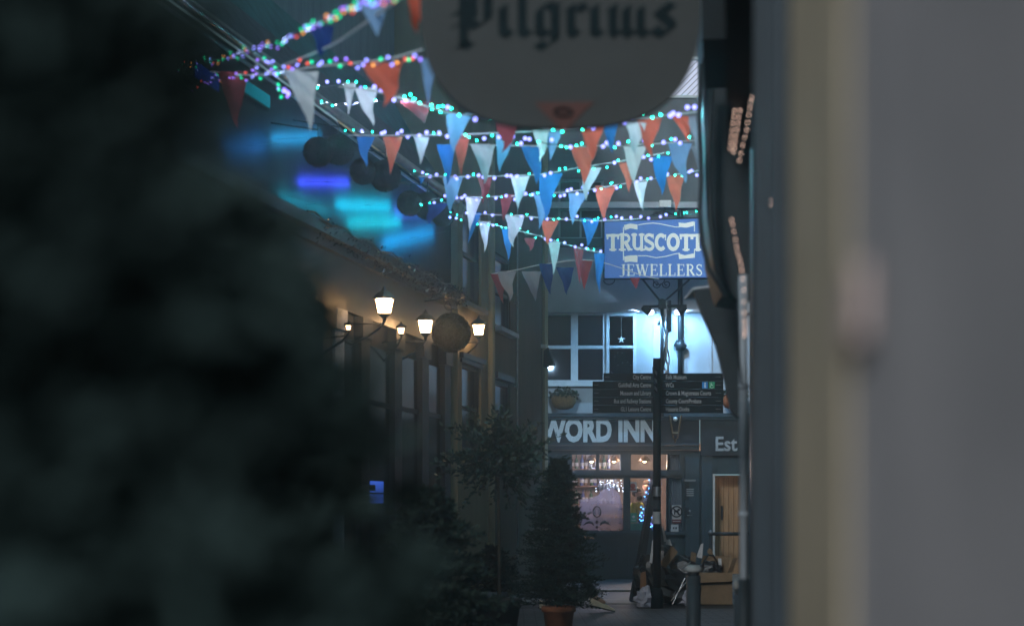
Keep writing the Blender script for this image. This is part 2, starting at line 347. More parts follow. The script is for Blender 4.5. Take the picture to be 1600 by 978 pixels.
MB().fbox(L, w3[0][0]-.06, w3[0][1]+.06, .003, .08, w3[0][3]+.02, w3[0][3]+.12).build('window_hood', 'paint_black', b3)
MB().fbox(L, e3-.28, e3+.003, .003, .05, 0, 10.2).build('corner_quoin', 'wall_cream', b3)
def pipe(name, F, u, o, r, z0, z1, m, label, brk=3):
    t = thing(name, F(u, o, z0), label, 'drainpipe', 'drainpipes on the walls')
    MB().tube([F(u, o, z0), F(u, o, z1)], r, 10).build('tube', m, t, True)
    for i in range(brk):
        z = z0+(z1-z0)*(i+.5)/brk; MB().tube([F(u, o, z-.04), F(u, o, z+.04)], r*1.35, 10).build('collar', m, t)
        MB().fbox(F, u-.015, u+.015, 0.0, o, z-.015, z+.015).build('bracket', m, t)
    return t
pipe('drainpipe', L, LY(760, .1), .17, .045, 0, 7.2, 'pipe_olive', 'olive drainpipe down the corner of the cream house', 4)
pipe('drainpipe', L, LY(804), .05, .014, 0, 7.0, 'zinc', 'thin pale conduit down the olive house wall', 5)
# hopper on the inn wall side etc. further below
# security light on the olive house corner
t = thing('security_light', L(e3-.35, .1, LZ(570, 30)), 'small black security lamp fixed on the olive house corner', 'lamp')
MB().add([L(e3-.5, .06, 4.0), L(e3-.3, .06, 4.0), L(e3-.3, .25, 4.05), L(e3-.5, .25, 4.05), L(e3-.46, .06, 4.3), L(e3-.34, .06, 4.3), L(e3-.34, .14, 4.36), L(e3-.46, .14, 4.36)],
         [(0,1,2,3), (7,6,5,4), (0,4,5,1), (1,5,6,2), (2,6,7,3), (3,7,4,0)]).build('housing', 'paint_black', t)
MB().fbox(L, e3-.43, e3-.37, .003, .10, 4.36, 4.42).build('bracket', 'sign_white', t)
lamp('SPOT', 'security_beam', L(e3-.30, .30, 4.55), 150, (.50, .76, 1.0), t, target=(IX(872), YI, IZ(668)), spot_size=math.radians(62), spot_blend=.8, shadow_soft_size=.03)

# ------------------------------------------------------------------ the inn
inn = thing('public_house', (3, YI, 0), 'white walled inn with dark green shop front and lettered fascia closing the street', 'building')
upw = [(IX(855), IX(892), IZ(540), IZ(492)), (IX(855), IX(892), IZ(594), IZ(545)), (IX(903), IX(942), IZ(540), IZ(492)), (IX(903), IX(942), IZ(594), IZ(545)),
       (IX(952), IX(990), IZ(540), IZ(494)), (IX(952), IX(990), IZ(592), IZ(545))]
big = (IX(800), IX(992), IZ(596), IZ(490))
top = [(IX(872), IX(943), IZ(374), IZ(280)), (IX(1150), IX(1230), IZ(374), IZ(280)), (IX(790), IX(850), IZ(374), IZ(280)), (IX(1040), IX(1096), IZ(154), IZ(90)), (IX(880), IX(940), IZ(190), IZ(100))]
MB().holes(I, -1.5, 8, IZ(648), 11.6, -.4, 0, [big]+top[:]).build('upper_wall', 'wall_white', inn)
MB().holes(I, -1.5, 8, IZ(386), 11.5, .002, .02, top).build('grey_render', 'wall_grey', inn)
# first-floor window
f = MB(); f.holes(I, *big, -.10, .03, [(a+.0, b, c, d) for a, b, c, d in upw]+[(IX(800), IX(850), IZ(594), IZ(492))])
wf = f.build('window', 'frame_white', inn, label='wide white casement window with six dark panes')
MB().fbox(I, IX(800), IX(991), -.08, -.07, IZ(595), IZ(491)).build('pane', 'window_glass', wf)
MB().holes(I, IX(947), IX(994), IZ(596), IZ(488), .031, .055, [(IX(952), IX(989), IZ(590), IZ(494))]).fbox(I, IX(952), IX(989), .032, .05, IZ(544), IZ(541)).build('open_casement', 'frame_white', wf)
MB().fbox(I, IX(800), IX(996), .003, .14, IZ(604), IZ(597)).build('sill', 'frame_white', wf)
MB().box(-.3, 2.7, YI+.9, YI+.95, IZ(610), IZ(480)).build('dark_blind', 'post_black', inn)
for k in range(26):
    if k % 2 == 0: pass
s = MB()
for k in range(5):
    a = math.pi/2+k*2*math.pi/5; s.add([(IX(971)+.085*math.cos(a), YI+.05, IZ(530)+.085*math.sin(a)), (IX(971)+.03*math.cos(a+.63), YI+.05, IZ(530)+.03*math.sin(a+.63)), (IX(971), YI+.03, IZ(530)), (IX(971)+.03*math.cos(a-.63), YI+.05, IZ(530)+.03*math.sin(a-.63))], [(0, 1, 2, 3)])
    s.add([(IX(971)+.085*math.cos(a), YI+.05, IZ(530)+.085*math.sin(a)), (IX(971)+.03*math.cos(a+.63), YI+.05, IZ(530)+.03*math.sin(a+.63)), (IX(971), YI+.07, IZ(530)), (IX(971)+.03*math.cos(a-.63), YI+.05, IZ(530)+.03*math.sin(a-.63))], [(3, 2, 1, 0)])
s.tube([(IX(971), YI+.05, IZ(528)+.05), (IX(971), YI+.05, IZ(496))], .003, 4)
tag(s.build('paper_star', 'sign_white'), 'small pale star hung in the upper casement pane', 'star')
t = thing('string_light', (IX(970), YI+.12, IZ(592)), 'small net of faint lights behind the lower right casement pane', 'string lights')
s = MB()
bm = None
for k in range(16):
    q = (IX(random.uniform(955, 987)), YI+.1, IZ(random.uniform(548, 588))); MB().ball(q, .008, 6, 4).build('bulb', 'led_cyan' if k % 5 == 0 else 'pipe_pale', t)
MB().tube([(IX(956+4*k), YI+.1, IZ(550 if k % 2 else 585)) for k in range(8)], .002, 4).build('cord', 'iron', t)
# top windows
for i, (a, b_, c, d) in enumerate(top):
    if i == 3:
        fr = MB().holes(I, a, b_, c, d, -.1, .05, [(a+.05, b_-.05, c+.05, d-.05)])
        wq = fr.build('window', 'frame_white', inn, label='bright lit attic window with leaded lattice')
        MB().fbox(I, a, b_, -.09, -.08, c, d).build('pane', 'window_lit', wq)
        la = MB()
        for k in range(-4, 8):
            x = a+k*.12
            p0 = (max(a, min(b_, x)), c); 
            la.tube([I(max(a, min(b_, x)), -.06, c+max(0, a-x)), I(max(a, min(b_, x+(d-c))), -.06, d-max(0, x+(d-c)-b_))], .006, 4)
        la.build('lattice', 'iron', wq)
    else: windows(I, inn, [(a, b_, c, d)], 'wall_pale', bars=(1, 1), sm='paint_dark', o=-.1, ledge=.12)
MB().fbox(I, -1.5, 8, .021, .16, IZ(387), IZ(377)).build('string_course', 'paint_dark', inn)
MB().fbox(I, -1.5, 8, .021, .10, IZ(326), IZ(317)).build('ledge', 'pipe_pale', inn)
MB().fbox(I, -1.5, 8, .003, .12, IZ(489), IZ(485)).fbox(I, -1.5, 8, .003, .05, IZ(484.9), IZ(481)).build('string_course', 'wall_white', inn)
for x in (1022, 1108): MB().fbox(I, IX(x)-.02, IX(x)+.05, .003, .02, IZ(646), IZ(491)).build('panel_batten', 'wall_white', inn)
MB().tube([I(IX(1062), .09, IZ(650)), I(IX(1062), .09, IZ(330))], .05, 10).tube([I(IX(1062), .09, IZ(548)), I(IX(1062), .09, IZ(532))], .085, 10).tube([I(IX(1070), .09, IZ(545)), I(IX(1054), .09, IZ(536))], .07, 8).build('soil_pipe', 'iron', inn, True)
MB().fbox(I, IX(1044), IX(1048), .003, .08, IZ(516), IZ(470)).build('junction_box', 'iron', inn)
# ledge and fascia zone
MB().fbox(I, -1.5, 8, .003, .17, IZ(652), IZ(646)).fbox(I, -1.5, 8, .003, .13, IZ(656), IZ(652.2)).build('fascia_cornice', 'paint_teal', inn)
MB().fbox(I, -1.5, IX(1092), .003, .07, IZ(692), IZ(656.3)).build('fascia', 'paint_black', inn)
MB().fbox(I, -1.5, IX(1092), .071, .13, IZ(696), IZ(692.2)).fbox(I, -1.5, IX(1092), .003, .09, IZ(703), IZ(696.2)).build('fascia_moulding', 'paint_teal', inn)
text('fascia_lettering', 'SWORD INN', .615, (IX(832), YI-.078, IZ(688.5)), 'inn_letter', inn, bold=.03, xs=.70)
MB().fbox(I, IX(1094), 8, .003, .10, IZ(712), IZ(656.3)).build('door_fascia', 'paint_black', inn)
text('door_lettering', 'Est', .40, (IX(1115.5), YI-.11, IZ(704)), 'sign_text', inn, bold=.008, xs=.92)
gw = [(IX(893), IX(932), IZ(735), IZ(709)), (IX(935), IX(970), IZ(735), IZ(709)), (IX(985), IX(1043), IZ(735), IZ(709)), (IX(1044.5), IX(1063), IZ(735), IZ(709)),
      (IX(893), IX(975), IZ(829), IZ(746)), (IX(984), IX(1043), IZ(829), IZ(746)), (IX(1043), IX(1066), IZ(829), IZ(746)),
      (IX(780), IX(855), IZ(829), IZ(709)), (IX(1115), IX(1170), .12, IZ(740))]
MB().holes(I, -1.5, 8, 0.03, IZ(703.2), -.25, .0, gw).build('shop_front', 'paint_teal', inn)
for a, b_, c, d in gw[:8]:
    wq = MB().holes(I, a-.03, b_+.03, c-.03, d+.03, .002, .03, [(a+.012, b_-.012, c+.012, d-.012)]).build('window', 'paint_teal', inn)
    MB().fbox(I, a, b_, -.04, -.034, c, d).build('pane', 'window_glass', wq)
MB().fbox(I, IX(855), IX(1068), .032, .11, IZ(742), IZ(737.5)).build('transom', 'paint_teal', inn)
MB().fbox(I, IX(855), IX(1070), .032, .15, IZ(835), IZ(830.5)).build('shop_sill', 'paint_teal', inn)
for x0, x1 in ((868, 892), (1070, 1092), (1096, 1112)):
    MB().fbox(I, IX(x0), IX(x1), .003, .07, .03, IZ(713)).fbox(I, IX(x0)-.03, IX(x1)+.03, .003, .11, .03, .3).fbox(I, IX(x0)+.08, IX(x1)-.08, .071, .09, .5, IZ(745)).build('pilaster', 'paint_teal', inn)
for x0, x1 in ((895, 972), (982, 1062)):
    MB().holes(I, IX(x0), IX(x1), .10, IZ(842), .003, .035, [(IX(x0)+.1, IX(x1)-.1, .2, IZ(848))]).build('stall_riser_panel', 'paint_teal', inn)
# door
dr = MB().fbox(I, IX(1117), IX(1168), -.55, -.5, .12, IZ(742)).build('door', 'wood_door', inn)
MB().fbox(I, IX(1131), IX(1134), -.49, -.46, IZ(812), IZ(790)).build('handle', 'paint_black', dr)
for k in range(6): MB().fbox(I, IX(1119+8*k), IX(1119.7+8*k), -.499, -.49, .15, IZ(745)).build('door_board', 'wood_bar', dr)
MB().fbox(I, IX(1113.5), IX(1117), -.5, .02, .12, IZ(740)).build('door_frame', 'frame_white', inn)
MB().fbox(I, IX(1112), IX(1172), .0, .4, .03, .13).build('doorstep', 'kerbstone', inn)
rl = thing('handrail', I(IX(1105), .5, .03), 'dark iron handrail across the lit doorway', 'railing')
MB().tube([I(IX(1104), .5, IZ(833)), I(IX(1165), .5, IZ(833))], .035, 8).build('top_rail', 'iron', rl, True)
for x in (1106, 1160): MB().tube([I(IX(x), .5, .03), I(IX(x), .5, IZ(833))], .03, 8).build('post', 'iron', rl, True)
MB().ball(I(IX(1106), .5, IZ(831)), .05, 10, 6).build('finial', 'zinc', rl, True)
lamp('POINT', 'door_lamp', I(IX(1128), -.22, 2.25), 9, (1, .62, .33), inn, shadow_soft_size=.06)
MB().ball(I(IX(1128), -.22, 2.25), .04, 8, 6).build('door_bulb', 'pub_light', inn, True)
# notices
def notice(lbl, x0, x1, y0, y1, m, o=.04, extra=None, cat='notice'):
    t = thing('notice', I(IX((x0+x1)/2), o, IZ(y1)), lbl, cat, 'notices on the inn front')
    MB().fbox(I, IX(x0), IX(x1), o, o+.012, IZ(y1), IZ(y0)).build('board', m, t)
    if extra: extra(t, o+.013)
    return t
def ex_dog(t, o):
    c = (IX(1057), IZ(799)); MB().tube([I(c[0]+.105*math.cos(a/10*math.pi), o, c[1]+.105*math.sin(a/10*math.pi)) for a in range(21)], .016, 5).tube([I(c[0]-.07, o, c[1]+.07), I(c[0]+.07, o, c[1]-.07)], .013, 5).build('ban_ring', 'cloth_black', t)
    MB().fbox(I, c[0]-.05, c[0]+.04, o, o+.006, c[1]-.01, c[1]+.03).fbox(I, c[0]+.02, c[0]+.065, o, o+.006, c[1]+.02, c[1]+.06).fbox(I, c[0]-.05, c[0]-.03, o, o+.006, c[1]-.06, c[1]-.01).fbox(I, c[0]+.02, c[0]+.04, o, o+.006, c[1]-.06, c[1]-.01).build('dog_symbol', 'cloth_black', t)
    MB().fbox(I, IX(1050), IX(1064), o, o+.008, IZ(817), IZ(811)).build('red_band', 'maroon', t)
    MB().fbox(I, IX(1051), IX(1063), o+.009, o+.012, IZ(814.6), IZ(813.4)).build('wording', 'paper', t)
notice('white no dogs notice with a barred ring and red band', 1050, 1064, 789, 817, 'paper', .01, ex_dog)
notice('small pale switch plate notice below the no dogs sign', 1048, 1060, 816+3, 830, 'paper', .02, lambda t, o: MB().fbox(I, IX(1051), IX(1053.4), o, o+.006, IZ(826), IZ(823)).fbox(I, IX(1055), IX(1057.4), o, o+.006, IZ(826), IZ(823)).build('symbol', 'paint_dark', t))
def ex_crest(t, o):
    MB().ball(I(IX(989), o, IZ(759)), .055, 10, 6, (1, .1, 1)).fbox(I, IX(984.6), IX(993.4), o, o+.006, IZ(766), IZ(763)).build('red_crest', 'sticker_red', t)
notice('white window sticker bearing a red crest', 982.5+1, 995, 752, 768, 'paper', -.03, ex_crest)
notice('small green hygiene sticker low in the window', 985, 995, 801, 816, 'sticker_green', -.03, lambda t, o: MB().ball(I(IX(990), o, IZ(807)), .03, 8, 5, (1, .1, 1)).fbox(I, IX(987), IX(993), o, o+.004, IZ(813), IZ(811.6)).build('white_mark', 'paper', t))
notice('dark framed menu case on the pilaster', 1069.5, 1085, 750, 781, 'paint_black', .072, lambda t, o: [MB().fbox(I, IX(1072), IX(1083), o, o+.006, IZ(765+k*3.2), IZ(763.4+k*3.2)).build('menu_line', 'sign_text', t) for k in range(4)]+[MB().fbox(I, IX(1069), IX(1086), o-.01, o+.03, IZ(752), IZ(749)).build('hood', 'zinc', t)])
notice('small black plaque with a crest below the menu case', 1070, 1084, 793, 809, 'paint_black', .072, lambda t, o: [MB().ball(I(IX(1077), o, IZ(798)), .022, 8, 5).build('crest', 'sign_text', t), MB().fbox(I, IX(1073), IX(1081), o, o+.005, IZ(805.4), IZ(804)).build('wording', 'sign_text', t)])
MB().fbox(I, IX(985), IX(1010), -.06, -.045, IZ(829), IZ(817)).build('green_blind', 'sticker_green', inn)
# frosted film with ring and moustache flourish
prof = [(IX(906), IZ(829)), (IX(974), IZ(829)), (IX(972), IZ(790)), (IX(968), IZ(770)), (IX(958), IZ(762)), (IX(944), IZ(763)), (IX(936), IZ(772)), (IX(925), IZ(778)), (IX(906), IZ(780))]
MB().prism([(x, YI+.03, z) for x, z in prof], (0, -.004, 0)).build('frosted_film', 'frosted', inn, label='frosted window film with curved top')
fl = MB(); cx, cz = IX(933), IZ(799)
fl.tube([(cx+.075*math.cos(a/8*math.pi), YI+.015, cz+.11*math.sin(a/8*math.pi)) for a in range(17)], .014, 5)
fl.tube([(cx+.04*math.cos(a/8*math.pi), YI+.015, cz+.06*math.sin(a/8*math.pi)) for a in range(17)], .006, 4)
for sgn in (-1, 1): fl.tube([(cx+sgn*d, YI+.015, IZ(819)+h) for d, h in ((.06, -.02), (.1, .03), (.16, .05), (.22, .03), (.27, -.02))], [.01, .024, .03, .02, .006], 6)
fl.ball((cx, YI+.015, IZ(815.5)), .03, 8, 5, (1, .4, 1)).ball((cx, YI+.015, IZ(823)), .03, 8, 5, (1, .4, 1))
fl.build('etched_emblem', 'paint_dark', inn)
# curtains
def curtain(x0, x1, y0, y1, o=-.12):
    m_ = MB(); n_ = 40; a = [I(IX(x0)+(IX(x1)-IX(x0))*k/n_, o+.025*math.sin(k*1.3), IZ(y1)) for k in range(n_+1)]
    m_.add(a+[p+Vector((0, 0, IZ(y0)-IZ(y1))) for p in a], [(k, k+1, n_+2+k, n_+1+k) for k in range(n_)]); m_.build('curtain', 'curtain', inn, True)
curtain(1043, 1067, 745, 831); curtain(1045, 1066, 708, 737)
# interior room
ro = MB().add([(-1.2, YI+.26, .05), (IX(1112), YI+.26, .05), (IX(1112), YI+4, .05), (-1.2, YI+4, .05), (-1.2, YI+.26, 2.75), (IX(1112), YI+.26, 2.75), (IX(1112), YI+4, 2.75), (-1.2, YI+4, 2.75)],
         [(0,1,2,3), (4,7,6,5), (3,2,6,7), (0,3,7,4), (1,5,6,2)]).build('bar_room', 'room_warm', inn)
MB().box(IX(1112)+.02, IX(1172), YI+.0+.26, YI+1.0, .05, .11).build('porch_floor', 'kerbstone', inn)
MB().box(IX(1171), IX(1173), YI+.26, YI+.6, .05, 2.6).build('porch_side', 'room_warm', inn)
ct = MB().box(IX(800), IX(1000), YI+2.3, YI+2.7, .05, 1.25).box(IX(800), IX(1003), YI+2.2, YI+2.8, 1.25, 1.31)
tag(ct.build('bar_counter', 'wood_bar'), 'dark wooden bar counter inside the lit pub window', 'counter')
sh = thing('back_shelf', (IX(900), YI+3.6, .1), 'wooden shelves of bottles behind the pub bar', 'shelf')
for z in (1.55, 1.95, 2.32): MB().box(IX(840), IX(1000), YI+3.5, YI+3.75, z-.03, z).build('shelf_board', 'wood_bar', sh)
MB().box(IX(1002), IX(1005), YI+3.5, YI+3.75, .1, 2.6).build('side_board', 'wood_bar', sh)
# one kind of bottle, copied
bp = thing('bottle', (0, 0, 0), '', 'bottle', 'bottles on the shelves behind the pub bar')
MB().lathe((0, 0, 0), [(.04, 0), (.042, .02), (.042, .18), (.015, .24), (.015, .3), (.018, .31)], 10).build('glass_body', 'bottle_glass', bp, True)
MB().lathe((0, 0, 0), [(.0435, .06), (.0435, .14)], 10).build('paper_label', 'paper', bp)
def ctree(o, loc=None):
    c = o.copy(); COL.objects.link(c)
    if loc is not None: c.location = loc
    for ch in o.children:
        d = ch.copy(); COL.objects.link(d); d.parent = c
    return c
k = 0; col_names = ['brown', 'green', 'blue']
for zi, z in enumerate((1.55, 1.95, 2.32)):
    for x in (902, 909, 918, 926, 935, 942, 950, 957, 965, 973):
        if random.random() < .15: continue
        xx = IX(x+random.uniform(-2, 2)+3); c = bp if k == 0 else ctree(bp, (xx, YI+3.6, z)); c.location = (xx, YI+3.6, z)
        q = k % 3
        if k: 
            if q: 
                d = [h for h in c.children if h.name.startswith('glass_body')][0]; d.data = d.data.copy(); d.data.materials[0] = MATS[['', 'bottle_green', 'bottle_blue'][q]]
        c['label'] = '%s glass bottle with pale label on the %s pub shelf' % (col_names[q], ['bottom', 'middle', 'top'][zi]); k += 1
for x in (941, 947, 952, 958, 963, 969):
    t = MB().lathe((IX(x+1), YI+1.2, IZ(764)), [(.035, 0), (.045, .06), (.03, .12), (.006, .14), (.006, .2), (.03, .21)], 10).build('hanging_glass', 'glassware', None, True)
    tag(t, 'clear stemmed glass hanging in the row above the bar', 'glass', 'glasses hanging above the bar')
MB().box(IX(930), IX(978), YI+1.15, YI+1.25, IZ(746), IZ(744)).build('glass_rack', 'wood_bar', inn)
for i, (x, y, e) in enumerate(((925, 716, 46), (1008, 722, 66), (960, 735, 50))):
    pl = thing('pendant_lamp', (IX(x)*1.04, YI+1.5, 2.75), ['left', 'right', 'middle'][i]+' warm pendant lamp glowing inside the pub', 'lamp', 'pendant lamps inside the pub')
    c = Vector((IX(x)*1.04, YI+1.5, 2.45)); MB().tube([c, c+Vector((0, 0, .3))], .006, 5).build('flex', 'iron', pl)
    MB().ball(c, .05, 10, 8).build('bulb', 'pub_light', pl, True)
    MB().lathe(c, [(.14, -.02), (.05, .1), (.02, .11)], 14).build('shade', 'bottle_glass', pl, True)
    lamp('POINT', 'lamp_light', c+Vector((0, 0, -.12)), e, [(.75, .75, 1.0), (1, .66, .40), (.95, .80, .72)][i], pl, shadow_soft_size=.08)
t = thing('string_light', (IX(955), YI+1.0, IZ(766)), 'glowing dots put in for glints on the bar glasses behind the left pub window', 'string lights')
for k in range(34): MB().ball((IX(random.uniform(934, 982)), YI+1.0+random.uniform(-.1, .1), IZ(random.uniform(748, 768))), random.uniform(.006, .014), 6, 4).build('bulb', 'glass_glint', t)  # glowing dots in place of glints on the glasses
MB().tube([(IX(934+4*k), YI+1.05, IZ(752 if k % 2 else 764)) for k in range(13)], .003, 4).build('cord', 'iron', t)
# LED tree in the window
t = thing('light_tree', (IX(1022), YI+.5, .9), 'small christmas tree of bright blue lights in the pub window', 'christmas tree')
MB().tube([(IX(1012), YI+.4, IZ(832)), (IX(1026), YI+.4, IZ(745))], .02, 6).build('stem', 'iron', t)
fo = MB()
for k in range(500):
    v = random.random(); x = 1012+16*v+random.uniform(-1, 1)*(4+13*(1-abs(v-.35))); z = 830-86*v
    p = Vector((IX(x), YI+.4+random.uniform(-.1, .1), IZ(z))); a = random.uniform(0, 6.28); fo.add([p, p+Vector((.03*math.cos(a), .02, .03*math.sin(a))), p+Vector((.01, .01, .035))], [(0, 1, 2)])
fo.build('foliage', 'blue_lit', t)
for k in range(75):
    v = random.random(); x = 1012+14*v+random.uniform(-1, 1)*(4+13*(1-abs(v-.35))); z = 830-84*v
    MB().ball((IX(x), YI+.30+random.uniform(-.1, .05), IZ(z)), random.uniform(.008, .017), 6, 4).build('bulb', 'led_tree' if k % 4 else 'bulb_lavender', t)

# ------------------------------------------------------------------ people
def skin(name, joints, edges, m, parent, sub=2, label=None):
    names = list(joints); vs = [Vector(joints[k][:3]) for k in names]; off = wloc(parent) if parent else Vector()
    me = bpy.data.meshes.new('tmp'); me.from_pydata([v-off for v in vs], [(names.index(a), names.index(b)) for a, b in edges], [])
    o = bpy.data.objects.new('tmp', me); COL.objects.link(o); md = o.modifiers.new('s', 'SKIN'); md.use_smooth_shade = True
    for i, k in enumerate(names):
        r = joints[k][3]; r = r if isinstance(r, tuple) else (r, r); me.skin_vertices[0].data[i].radius = r; me.skin_vertices[0].data[i].use_root = (i == 0)
    sb = o.modifiers.new('u', 'SUBSURF'); sb.levels = sub; sb.render_levels = sub
    dg = bpy.context.evaluated_depsgraph_get(); ev = bpy.data.meshes.new_from_object(o.evaluated_get(dg)); bpy.data.objects.remove(o)
    ev.name = name; ev.materials.clear(); ev.materials.append(MATS[m]); q = bpy.data.objects.new(name, ev); COL.objects.link(q); q.parent = parent
    if label: q['label'] = label
    return q
def person(loc, pose, label, shirt, trousers, hairm='hair', face=-90, beard=False, sleeves='short'):
    # pose: dict of joints in a local frame, x = forward, y = left, z = up ; face = yaw in degrees
    t = thing('person', loc, label, 'person'); yaw = math.radians(face); lo = Vector(loc)
    def W(p): return tuple(lo+Vector((p[0]*math.cos(yaw)-p[1]*math.sin(yaw), p[0]*math.sin(yaw)+p[1]*math.cos(yaw), p[2])))
    J = {}; g = pose
    for k, r in (('pelvis', .125), ('waist', .115), ('chest', (.15, .125)), ('neck0', .06), ('neck', .052), ('jaw', .07), ('head', .088), ('crown', .07)): J[k] = W(g[k])+(r,)
    E = [('pelvis', 'waist'), ('waist', 'chest'), ('chest', 'neck0'), ('neck0', 'neck'), ('neck', 'jaw'), ('jaw', 'head'), ('head', 'crown')]
    for s_ in 'LR':
        for k, r in (('sh', .062), ('el', .042), ('wr', .027), ('ha', .034)): J[k+s_] = W(g[k+s_])+(r,)
        E += [('chest', 'sh'+s_), ('sh'+s_, 'el'+s_), ('el'+s_, 'wr'+s_), ('wr'+s_, 'ha'+s_)]
        d = (Vector(g['ha'+s_])-Vector(g['wr'+s_])).normalized(); sd = d.cross(Vector((0, 0, 1))); sd = sd.normalized() if sd.length > .1 else Vector((0, 1, 0))
        for i in range(4):
            a = Vector(g['ha'+s_])+sd*(i-1.5)*.019+d*.02; b_ = a+d*(.045-.006*abs(i-1.4))+Vector((0, 0, -.008)); c = b_+d*.02+Vector((0, 0, -.02))
            for q, (n_, r) in zip((a, b_, c), (('a', .0095), ('b', .009), ('c', .007))): J['f%s%d%s' % (s_, i, n_)] = W(q)+(r,)
            E += [('ha'+s_, 'f%s%da' % (s_, i)), ('f%s%da' % (s_, i), 'f%s%db' % (s_, i)), ('f%s%db' % (s_, i), 'f%s%dc' % (s_, i))]
        a = Vector(g['wr'+s_])+sd*.035+d*.035; b_ = a+sd*.02+d*.035
        J['t%sa' % s_] = W(a)+(.011,); J['t%sb' % s_] = W(b_)+(.009,); E += [('wr'+s_, 't%sa' % s_), ('t%sa' % s_, 't%sb' % s_)]
        for k, r in (('hip', .095), ('kn', .058), ('an', .042), ('to', .035)): J[k+s_] = W(g[k+s_])+(r,)
        E += [('pelvis', 'hip'+s_), ('hip'+s_, 'kn'+s_), ('kn'+s_, 'an'+s_), ('an'+s_, 'to'+s_)]
    body = skin('body', J, E, 'skin', t)
    def grow(keys, ed, m, name, add):
        jj = {k: J[k][:3]+((tuple(v+add for v in J[k][3]) if isinstance(J[k][3], tuple) else J[k][3]+add),) for k in keys}; return skin(name, jj, ed, m, t)
    ks = ['chest', 'waist', 'pelvis', 'shL', 'shR', 'elL', 'elR', 'neck0']; ed = [('pelvis', 'waist'), ('waist', 'chest'), ('chest', 'neck0'), ('chest', 'shL'), ('chest', 'shR'), ('shL', 'elL'), ('shR', 'elR')]
    if sleeves == 'long': ks += ['wrL', 'wrR']; ed += [('elL', 'wrL'), ('elR', 'wrR')]
    grow(ks, ed, shirt, 'shirt', .018)
    grow(['pelvis', 'hipL', 'hipR', 'knL', 'knR', 'anL', 'anR'], [('pelvis', 'hipL'), ('pelvis', 'hipR'), ('hipL', 'knL'), ('hipR', 'knR'), ('knL', 'anL'), ('knR', 'anR')], trousers, 'trousers', .016)
    hd = Vector(W(g['head'])); cr = Vector(W(g['crown'])); fw = Vector(W((1, 0, 0)))-Vector(W((0, 0, 0))); lf = Vector(W((0, 1, 0)))-Vector(W((0, 0, 0)))
    h = MB(); h.ball(cr-fw*.02+Vector((0, 0, .005)), .095, 14, 10, (1, 1, .85), .03); h.ball(hd-fw*.035+Vector((0, 0, .02)), .088, 14, 10, (1, 1, 1), .03); h.build('hair', hairm, body, True)
    if beard: MB().ball(Vector(W(g['jaw']))+fw*.02-Vector((0, 0, .01)), .068, 12, 8, (1, 1, .9), .04).build('beard', hairm, body, True)
    MB().add([hd+fw*.105+Vector((0, 0, -.025)), hd+fw*.08+lf*.015+Vector((0, 0, -.03)), hd+fw*.08-lf*.015+Vector((0, 0, -.03)), hd+fw*.08+Vector((0, 0, .015))], [(0, 1, 2), (0, 2, 3), (0, 3, 1), (1, 3, 2)]).build('nose', 'skin', body)
    for s_ in (-1, 1):
        MB().ball(hd+fw*.084+lf*.03*s_+Vector((0, 0, .008)), .011, 8, 6).build('eye', 'hair', body); MB().ball(hd+lf*.088*s_+Vector((0, 0, -.01)), .022, 8, 6, (.6, .5, 1.2)).build('ear', 'skin', body)
    MB().tube([hd+fw*.088+lf*.022+Vector((0, 0, -.055)), hd+fw*.094+Vector((0, 0, -.057)), hd+fw*.088-lf*.022+Vector((0, 0, -.055))], .005, 5).build('mouth', 'sticker_red', body)
    return t, W
stand = dict(pelvis=(0,0,.95), waist=(.01,0,1.1), chest=(.0,0,1.32), neck0=(0,0,1.45), neck=(.01,0,1.51), jaw=(.03,0,1.575), head=(.02,0,1.65), crown=(.01,0,1.71),
    shL=(0,.18,1.41), elL=(.02,.24,1.15), wrL=(.22,.2,1.08), haL=(.29,.18,1.08), shR=(0,-.18,1.41), elR=(.02,-.24,1.15), wrR=(.2,-.16,1.12), haR=(.27,-.13,1.13),
    hipL=(0,.09,.9), knL=(.02,.1,.5), anL=(0,.1,.09), toL=(.13,.11,.04), hipR=(0,-.09,.9), knR=(.02,-.1,.5), anR=(0,-.1,.09), toR=(.13,-.11,.04))
person((IX(996)*1.03, YI+1.2, .10), stand, 'bearded person in a yellow green shirt holding a dark jug in the pub', 'shirt_yellow', 'cloth_black', face=-30, beard=True)
tall = dict(stand); tall = {k: (v[0], v[1], v[2]*1.09) for k, v in stand.items()}
person((IX(1015)*1.03, YI+1.6, .10), tall, 'taller person in a dark jacket standing behind in the pub', 'cloth_black', 'cloth_navy', face=-110, sleeves='long')
jg = MB().lathe((IX(1001)*1.03, YI+.98, 1.12), [(.05, 0), (.055, .05), (.045, .14), (.05, .18)], 12).build('jug', 'cloth_black', None, True); tag(jg, 'dark jug held by the person in the yellow green shirt', 'jug')
walk = dict(pelvis=(0,0,.93), waist=(.02,0,1.08), chest=(.04,0,1.3), neck0=(.05,0,1.42), neck=(.07,0,1.48), jaw=(.1,0,1.54), head=(.09,0,1.62), crown=(.08,0,1.68),
    shL=(.04,.18,1.38), elL=(-.12,.22,1.14), wrL=(-.08,.22,.9), haL=(-.06,.22,.83), shR=(.04,-.18,1.38), elR=(.12,-.23,1.14), wrR=(.3,-.2,1.04), haR=(.36,-.18,1.05),
    hipL=(0,.09,.88), knL=(.06,.1,.48), anL=(-.22,.1,.16), toL=(-.16,.1,.04), hipR=(.02,-.09,.88), knR=(.3,-.1,.5), anR=(.46,-.1,.20), toR=(.60,-.1,.12))
pw, W = person((.72, 23.6, 0), walk, 'person in dark clothes and a pale tan shoe walking behind the potted conifer', 'cloth_navy', 'cloth_black', face=0, sleeves='long')
